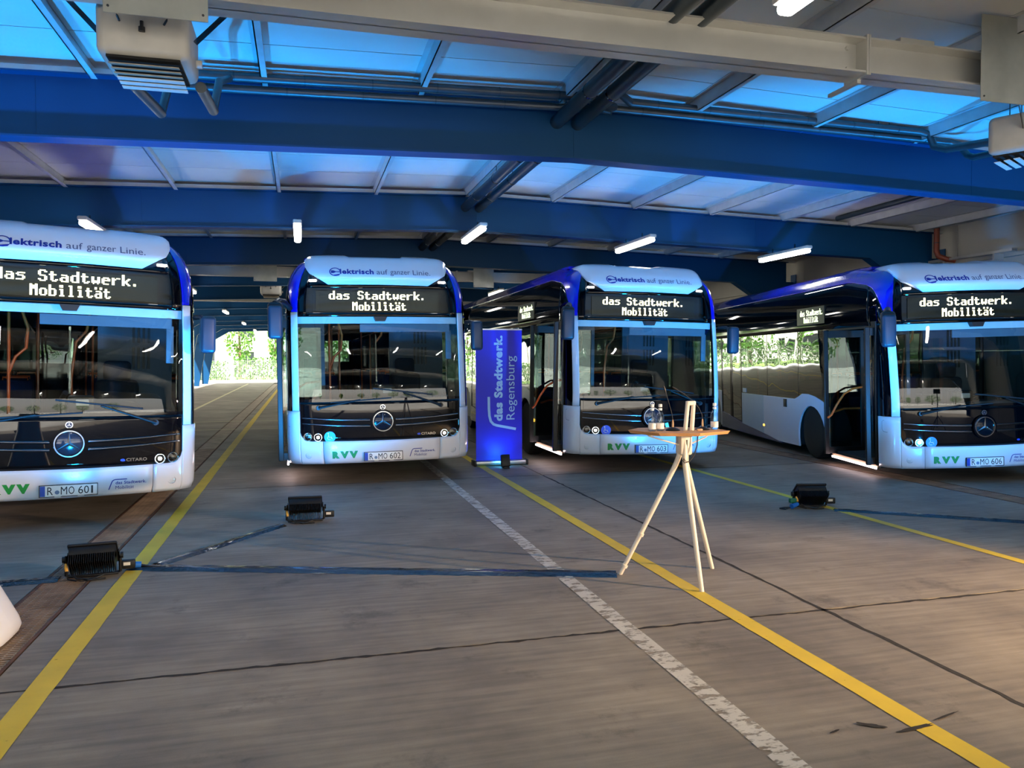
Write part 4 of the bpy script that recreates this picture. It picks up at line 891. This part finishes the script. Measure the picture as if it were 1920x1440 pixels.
# taped cable runs
def cable(pts, w, lab, wire=None):
    e = empty('cable_run', pts[0]+(0,)); tag(e, lab, 'cable', 'taped floor cables')
    P0 = [Vector((p[0]-pts[0][0], p[1]-pts[0][1])) for p in pts]; L = []; n = 70
    seg = [0]
    for a, b in zip(P0[:-1], P0[1:]): seg.append(seg[-1]+(b-a).length)
    for i in range(n+1):
        d = seg[-1]*i/n; k = max(j for j in range(len(seg)-1) if seg[j] <= d+1e-9); t = (d-seg[k])/(seg[k+1]-seg[k]); L.append(P0[k].lerp(P0[k+1], min(1, t)))
    rows = []
    for i, p in enumerate(L):
        t = (L[min(n, i+1)]-L[max(0, i-1)]).normalized(); nn = Vector((-t.y, t.x)); row = []
        for q, h in ((-1, .001), (-.8, .004), (-.45, .016), (-.2, .019), (.1, .017), (.35, .019), (.7, .006), (1, .001)):
            qq = q*w/2*(1+random.uniform(-.09, .09)); row.append((p.x+nn.x*qq, p.y+nn.y*qq, max(.001, h+random.uniform(-.002, .002)) if h > .002 else .001))
        rows.append(row)
    MB().grid(rows).build('tape_cover', 'tape_film', e, smooth=25)
    for q in (-.014, .016):
        MB().tube([Vector((p.x, p.y+q, .008)) for p in L[::5]], .006, 6).build('wire', 'cable_black', e)
    return e
cable([(-1.38, 6.96), (-1.0, 6.84), (0.4, 6.36), (2.40, 5.69)], .20, 'long black taped cable from left floodlight to the table leg')
cable([(-1.19, 6.99), (-.7, 7.65), (-.22, 8.32)], .14, 'short black taped cable leading to the middle floodlight')
cable([(-3.4, 6.62), (-2.3, 6.72), (-1.85, 6.74)], .17, 'black taped cable running off the left edge')
cable([(5.78, 7.43), (6.5, 6.90), (7.3, 6.28), (8.0, 5.8)], .13, 'black taped cable running off the right edge')

# tripod high table
tb = empty('high_table', (2.85, 5.46, 0)); tag(tb, 'high tripod table with cream legs and wooden top', 'table')
TO = Vector((2.85, 5.46, 0))
def TP(mb, n, mt, smooth=35): o = mb.build(n, mt, tb, smooth=smooth); o.location = -TO; return o
TP(MB().tube([(2.43, 5.68, 0), (2.80, 5.47, .88), (2.83, 5.46, .96), (2.845, 5.46, 1.10)], [.017, .02, .021, .021], 12), 'leg', 'leg_white')
TP(MB().tube([(2.822, 5.08, 0), (2.85, 5.40, .90), (2.855, 5.42, 1.10)], [.017, .021, .021], 12), 'leg', 'leg_white')
TP(MB().tube([(3.222, 5.635, 0), (2.90, 5.48, .90), (2.885, 5.46, 1.10)], [.017, .021, .021], 12), 'leg', 'leg_white')
TP(MB().rbox(2.815, 2.915, 5.40, 5.50, .97, 1.125, .015), 'hub', 'leg_white'); TP(MB().box(2.858, 2.868, 5.396, 5.401, .985, 1.09), 'slot', 'black_plastic', 0)
for a, b in ((2.868, 2.893), (2.925, 2.942)): TP(MB().tube([(a, 5.44, 1.13), (b, 5.44, 1.385)], .0165, 12), 'upright', 'leg_white')
TP(MB().rbox(2.88, 2.958, 5.425, 5.456, 1.352, 1.388, .01), 'handle_bar', 'leg_white')
hexp = [(2.46, 5.60), (2.58, 5.30), (2.87, 5.20), (3.19, 5.32), (3.17, 5.58), (2.95, 5.74), (2.62, 5.76)]
cxh, cyh = 2.86, 5.48
bot = [(cxh+(x-cxh)*.95, cyh+(y_-cyh)*.97, 1.134) for x, y_ in hexp]; top = [(x, y_, 1.158) for x, y_ in hexp]; nh = len(hexp)
TP(MB().add(bot+top, [tuple(range(nh))[::-1], tuple(range(nh, 2*nh))]+[(i, (i+1) % nh, nh+(i+1) % nh, nh+i) for i in range(nh)]), 'table_top', 'wood', 0)
TP(MB().tube([(2.55, 5.42, 1.128), (2.62, 5.42, 1.105), (2.83, 5.44, 1.045)], .006, 8), 'brace', 'leg_white'); TP(MB().tube([(3.06, 5.42, 1.128), (3.04, 5.42, 1.105), (2.90, 5.44, 1.045)], .006, 8), 'brace', 'leg_white')
TP(MB().box(2.56, 3.06, 5.40, 5.47, 1.126, 1.138), 'support_rail', 'leg_white', 0)
TP(MB().tube([(2.47, 5.655, .06), (2.50, 5.64, .17), (2.56, 5.60, .30)], .007, 8), 'leg_cable', 'cable_black')
for z, p in ((.07, (2.457, 5.664)), (.33, (2.567, 5.60))): TP(MB().tube([(p[0], p[1], z-.01), (p[0]+.008, p[1]-.005, z+.012)], .024, 12), 'cable_clip', 'leg_white')
# bottles
def bottle(x, y_, lab, first=[None]):
    if first[0] is None:
        e = empty('water_bottle', (x, y_, 1.158)); first[0] = e
        MB().lathe([(0,.001),(.027,.001),(.0295,.006),(.0295,.105),(.027,.125),(.018,.145),(.0125,.158),(.0125,.185)], 24).build('glass_body', 'clear', e)
        MB().lathe([(0,.004),(.0275,.005),(.0275,.10),(.025,.122),(.017,.14),(0,.14)], 20).build('water', 'clear', e)
        MB().lathe([(.0300,.018),(.0300,.062)], 24).build('label_band', 'bottle_label', e); MB().lathe([(.0142,.160),(.0142,.176)], 18).build('neck_label', 'plate_white', e)
        MB().lathe([(0,.208),(.013,.208),(.0145,.204),(.0145,.186),(0,.186)], 18).build('cap', 'bottle_cap', e)
    else: e = copy_tree(first[0]); e.location = (x, y_, 1.158)
    return tag(e, lab, 'bottle', 'water bottles on the high table')
bottle(2.60, 5.46, 'leftmost of the three glass water bottles on the high table'); bottle(2.668, 5.46, 'middle glass water bottle, right one of the close pair'); bottle(3.135, 5.46, 'glass water bottle standing alone at the right of the table')
# gooseneck microphones
def mic(x, y_, neck, lab):
    e = empty('microphone', (x, y_, 1.158)); tag(e, lab, 'microphone', 'gooseneck microphones')
    MB().lathe([(0,0),(.055,0),(.057,.005),(.045,.014),(.018,.026),(0,.028)], 24).build('base', 'black_plastic', e)
    MB().tube([(0,0,.02),(0,0,.06),(0,0,.085)], [.009,.008,.004], 10).build('stem', 'wood_light', e)
    MB().tube([(0,0,.08)]+neck, .0028, 6).build('gooseneck', 'cable_black', e)
    a, b = Vector(neck[-2]), Vector(neck[-1]); d = (b-a).normalized(); MB().tube([b, b+d*.03, b+d*.05], [.006, .007, .004], 8).build('capsule', 'cable_black', e)
mic(2.775, 5.46, [(-.01,0,.14),(-.035,0,.22),(-.062,.0,.30)], 'left gooseneck microphone behind the bottles on the table')
mic(3.03, 5.46, [(-.005,0,.12),(-.03,0,.17),(-.08,0,.225),(-.16,0,.285),(-.215,0,.315)], 'right gooseneck microphone leaning left over the table')
tag(MB().rbox(2.935, 2.98, 5.36, 5.385, 1.158, 1.176, .006).build('cable_block', 'wood_light'), 'small wooden block beside the right microphone', 'block')
hc = empty('hanging_cable', (2.88, 5.40, 1.15)); tag(hc, 'thin dark cable hanging in a loop from the table', 'cable')
MB().tube([(.03,-.02,.01),(.06,-.03,-.03),(.055,-.03,-.10),(.03,-.03,-.18),(-.01,-.03,-.225),(-.05,-.03,-.235),(-.065,-.03,-.215),(-.055,-.03,-.20),(-.045,-.03,-.22)], .0045, 8).build('wire', 'cable_black', hc)
# white moulded furniture corner at the left edge
wf = empty('white_lectern', (-2.3, 5.35, 0)); tag(wf, 'white moulded stand cut off at the lower left edge', 'stand')
prof = [(0, .03, .50), (.015, .0, .56), (.05, .0, .575), (.10, .0, .56), (.40, .02, .40), (.8, .06, .25), (1.1, .08, .2)]
m = MB(); rows = []
for z, _, r in prof:
    rows.append([(r*(abs(math.cos(a))**.45)*(1 if math.cos(a) > 0 else -1), .30*(abs(math.sin(a))**.45)*(1 if math.sin(a) > 0 else -1), z) for a in [2*PI*k/40 for k in range(41)]])
m.grid(rows); m.add(rows[-1][:-1], [tuple(range(40))]); m.build('body', 'white_plastic', wf, smooth=50)
MB().rbox(-.25, .25, -.31, .31, 1.10, 1.13, .01).build('top', 'white_plastic', wf)

# warm event spotlight on a stand, right of the view
es = empty('stage_light', (9.2, 1.0, 0)); tag(es, 'warm stage light on a black stand beyond the right edge', 'stage light')
MB().tube([(0,0,.1),(0,0,2.0)], .018, 10).build('pole', 'spot_black', es)
for k in range(3): a = k*2*PI/3; MB().tube([(0,0,.45),(.45*math.cos(a),.45*math.sin(a),.012)], .012, 8).build('tripod_leg', 'spot_black', es)
MB().rbox(-.14, .14, -.14, .14, 2.0, 2.22, .02).build('lamp_head', 'spot_black', es)
dv = Vector((-6.0, 4.0, -2.1))
spot_light('stage_lamp', es, (-.18, .14, 2.1), dv, 3000, (1, .68, .42), math.radians(50), .8, .07)

# ------------------------------------------------------------------ outdoors beyond the far end and around the hall
gr = MB().box(-120, 140, YB+.8, 220, -.3, -.005).box(-120, XL-6, YF-.5, YB+.8, -.3, -.005).box(XR+.3, 140, YF-.5, YB+.8, -.3, -.005).box(-120, 140, -140, YF-.5, -.3, -.005).build('ground', 'asphalt', smooth=0); tag(gr, kind='structure')
vg = MB(); vg.box(-60, 60, 70.5, 90, -.01, .02); g2 = vg.build('lawn', 'grass', smooth=0); tag(g2, kind='structure')
bl = empty('apartment_building', (0, 86, 0)); tag(bl, 'white apartment building beyond the far opening', 'building')
MB().box(-34, 40, 0, 10, 0, 13).build('wall', 'facade', bl, smooth=0)
MB().box(-34.5, 40.5, -.5, 10.5, 13, 13.4).build('roof', 'window_frame', bl, smooth=0)
wsrc = None
for fz in (1.0, 3.9, 6.8, 9.7):
    for kx in range(20):
        x = -31+kx*3.6+(.3 if kx % 2 else 0)
        if wsrc is None:
            wsrc = MB().box(-.75, .75, -.10, .0, -.75, -.66).box(-.75, .75, -.10, 0, .66, .75).box(-.75, -.66, -.1, 0, -.66, .66).box(.66, .75, -.1, 0, -.66, .66).box(-.03, .03, -.08, 0, -.66, .66).build('window', 'window_frame', bl, smooth=0); wsrc.location = (x, 0, fz+.9)
            psrc = MB().box(-.66, .66, -.05, -.02, -.66, .66).build('pane', 'far_window', wsrc, smooth=0)
        else:
            w_ = inst(wsrc, (x, 0, fz+.9)); inst(psrc, (0, 0, 0), parent=w_)
fn = empty('wire_fence', (0, 68, 0)); tag(fn, 'wire mesh fence on posts beyond the far opening', 'fence')
ps = MB().tube([(0,0,0),(0,0,1.75)], .035, 8).build('post', 'fence_metal', fn); ps.location = (-30, 0, 0)
for k in range(1, 27): inst(ps, (-30+k*2.4, 0, 0))
m = MB()
for k in range(14): m.box(-30, 34, -.004, .004, .1+k*.12, .106+k*.12)
for k in range(430): m.box(-30+k*.15, -29.994+k*.15, -.003, .003, .05, 1.7)
m.build('mesh_wire', 'fence_metal', fn, smooth=0)['kind'] = 'stuff'
def foliage(n, gen, size, name, mt, parent):
    vs = []; fs = []
    for _ in range(n):
        c = Vector(gen()); s_ = size*random.uniform(.6, 1.3); q = Euler((random.uniform(0, 6.3), random.uniform(0, 6.3), random.uniform(0, 6.3))).to_matrix(); b = len(vs)
        vs += [tuple(c+q @ Vector(p)*s_) for p in ((-.5,0,0),(0,-.28,0),(.5,0,0),(0,.28,.05))]; fs.append((b, b+1, b+2, b+3))
    o = MB().add(vs, fs).build(name, mt, parent, smooth=0, recalc=False); o['kind'] = 'stuff'; return o
def ball(c, r):
    def g():
        while 1:
            p = [random.uniform(-1, 1) for _ in range(3)]
            d = sum(a*a for a in p)
            if .25 < d < 1: return [c[i]+p[i]*r[i] for i in range(3)]
    return g
TLAB = ['leafy tree left of centre beyond the far opening', 'slender tree right of it beyond the far opening', 'tree outside behind the second bus', 'tree outside behind the banner', 'tree outside behind the third bus', 'tree outside to the far left', 'tree outside behind the rightmost bus', 'tree outside far right of the hall']
for k, (x, y_, h, w) in enumerate([(-5.4, 74, 7.0, 1.35), (-2.3, 76, 6.5, .8), (2.5, 75, 6.5, 1.8), (7, 74, 7, 2.2), (12.5, 76, 7.5, 2.4), (-13, 73, 7, 2.2), (20, 76, 7.5, 2.6), (29, 74, 7, 2.4)]):
    e = empty('tree', (x, y_, 0)); tag(e, TLAB[k], 'tree', 'trees beyond the hall')
    MB().tube([(0,0,0),(.05,0,h*.3),(-.05,.1,h*.6),(0,0,h*.85)], [.16,.13,.09,.03], 8).build('trunk', 'bark', e)
    for j in range(5): a = random.uniform(0, 6.28); MB().tube([(0,0,h*(.25+.1*j)),(.5*w*math.cos(a),.5*w*math.sin(a),h*(.42+.1*j))], [.06,.02], 6).build('branch', 'bark', e)
    foliage(800, ball((0,0,h*.58), (w, w, h*.38)), .34, 'crown', 'leaf', e)
trees_ = [o for o in bpy.data.objects if o.name.split('.')[0] == 'tree']
for k, (x, y_) in enumerate([(-16, -52), (-9, -58), (-1, -55), (6, -60), (13, -54), (21, -57), (29, -52), (-25, -50)]):
    e = copy_tree(trees_[k]); e.location = (x, y_, 0); tag(e, 'tree outside behind the viewer, %s from the left' % ['second','third','fourth','fifth','sixth','seventh','last','first'][k], 'tree', 'trees behind the viewer')
for k in range(11):
    x = -24+k*5.2
    e = empty('hedge_bush', (x, 70.5, 0)); x_=x; tag(e, 'clipped hedge section behind the wire fence, %s from the left' % ['first','second','third','fourth','fifth','sixth','seventh','eighth','ninth','tenth','last'][k], 'hedge', 'hedge sections behind the fence')
    foliage(1100, lambda: (random.uniform(-2.4, 2.4), random.uniform(-.5, .5), random.uniform(.05, 1.9+.35*math.sin(x))), .28, 'foliage', 'leaf_dark', e)
    MB().tube([(0,0,0),(.05,0,1.2)], [.05,.02], 6).build('stem', 'bark', e)
SC.cycles.sample_clamp_indirect = 6.0
SC.cycles.max_bounces = 7; SC.cycles.diffuse_bounces = 3; SC.cycles.glossy_bounces = 4; SC.cycles.transmission_bounces = 4; SC.cycles.transparent_max_bounces = 12
SC.cycles.adaptive_threshold = .03
for k in ('led_text', 'led_side', 'amber', 'lamp_white', 'lamp_glow', 'cyan_led'): MATS[k].cycles.emission_sampling = 'NONE'
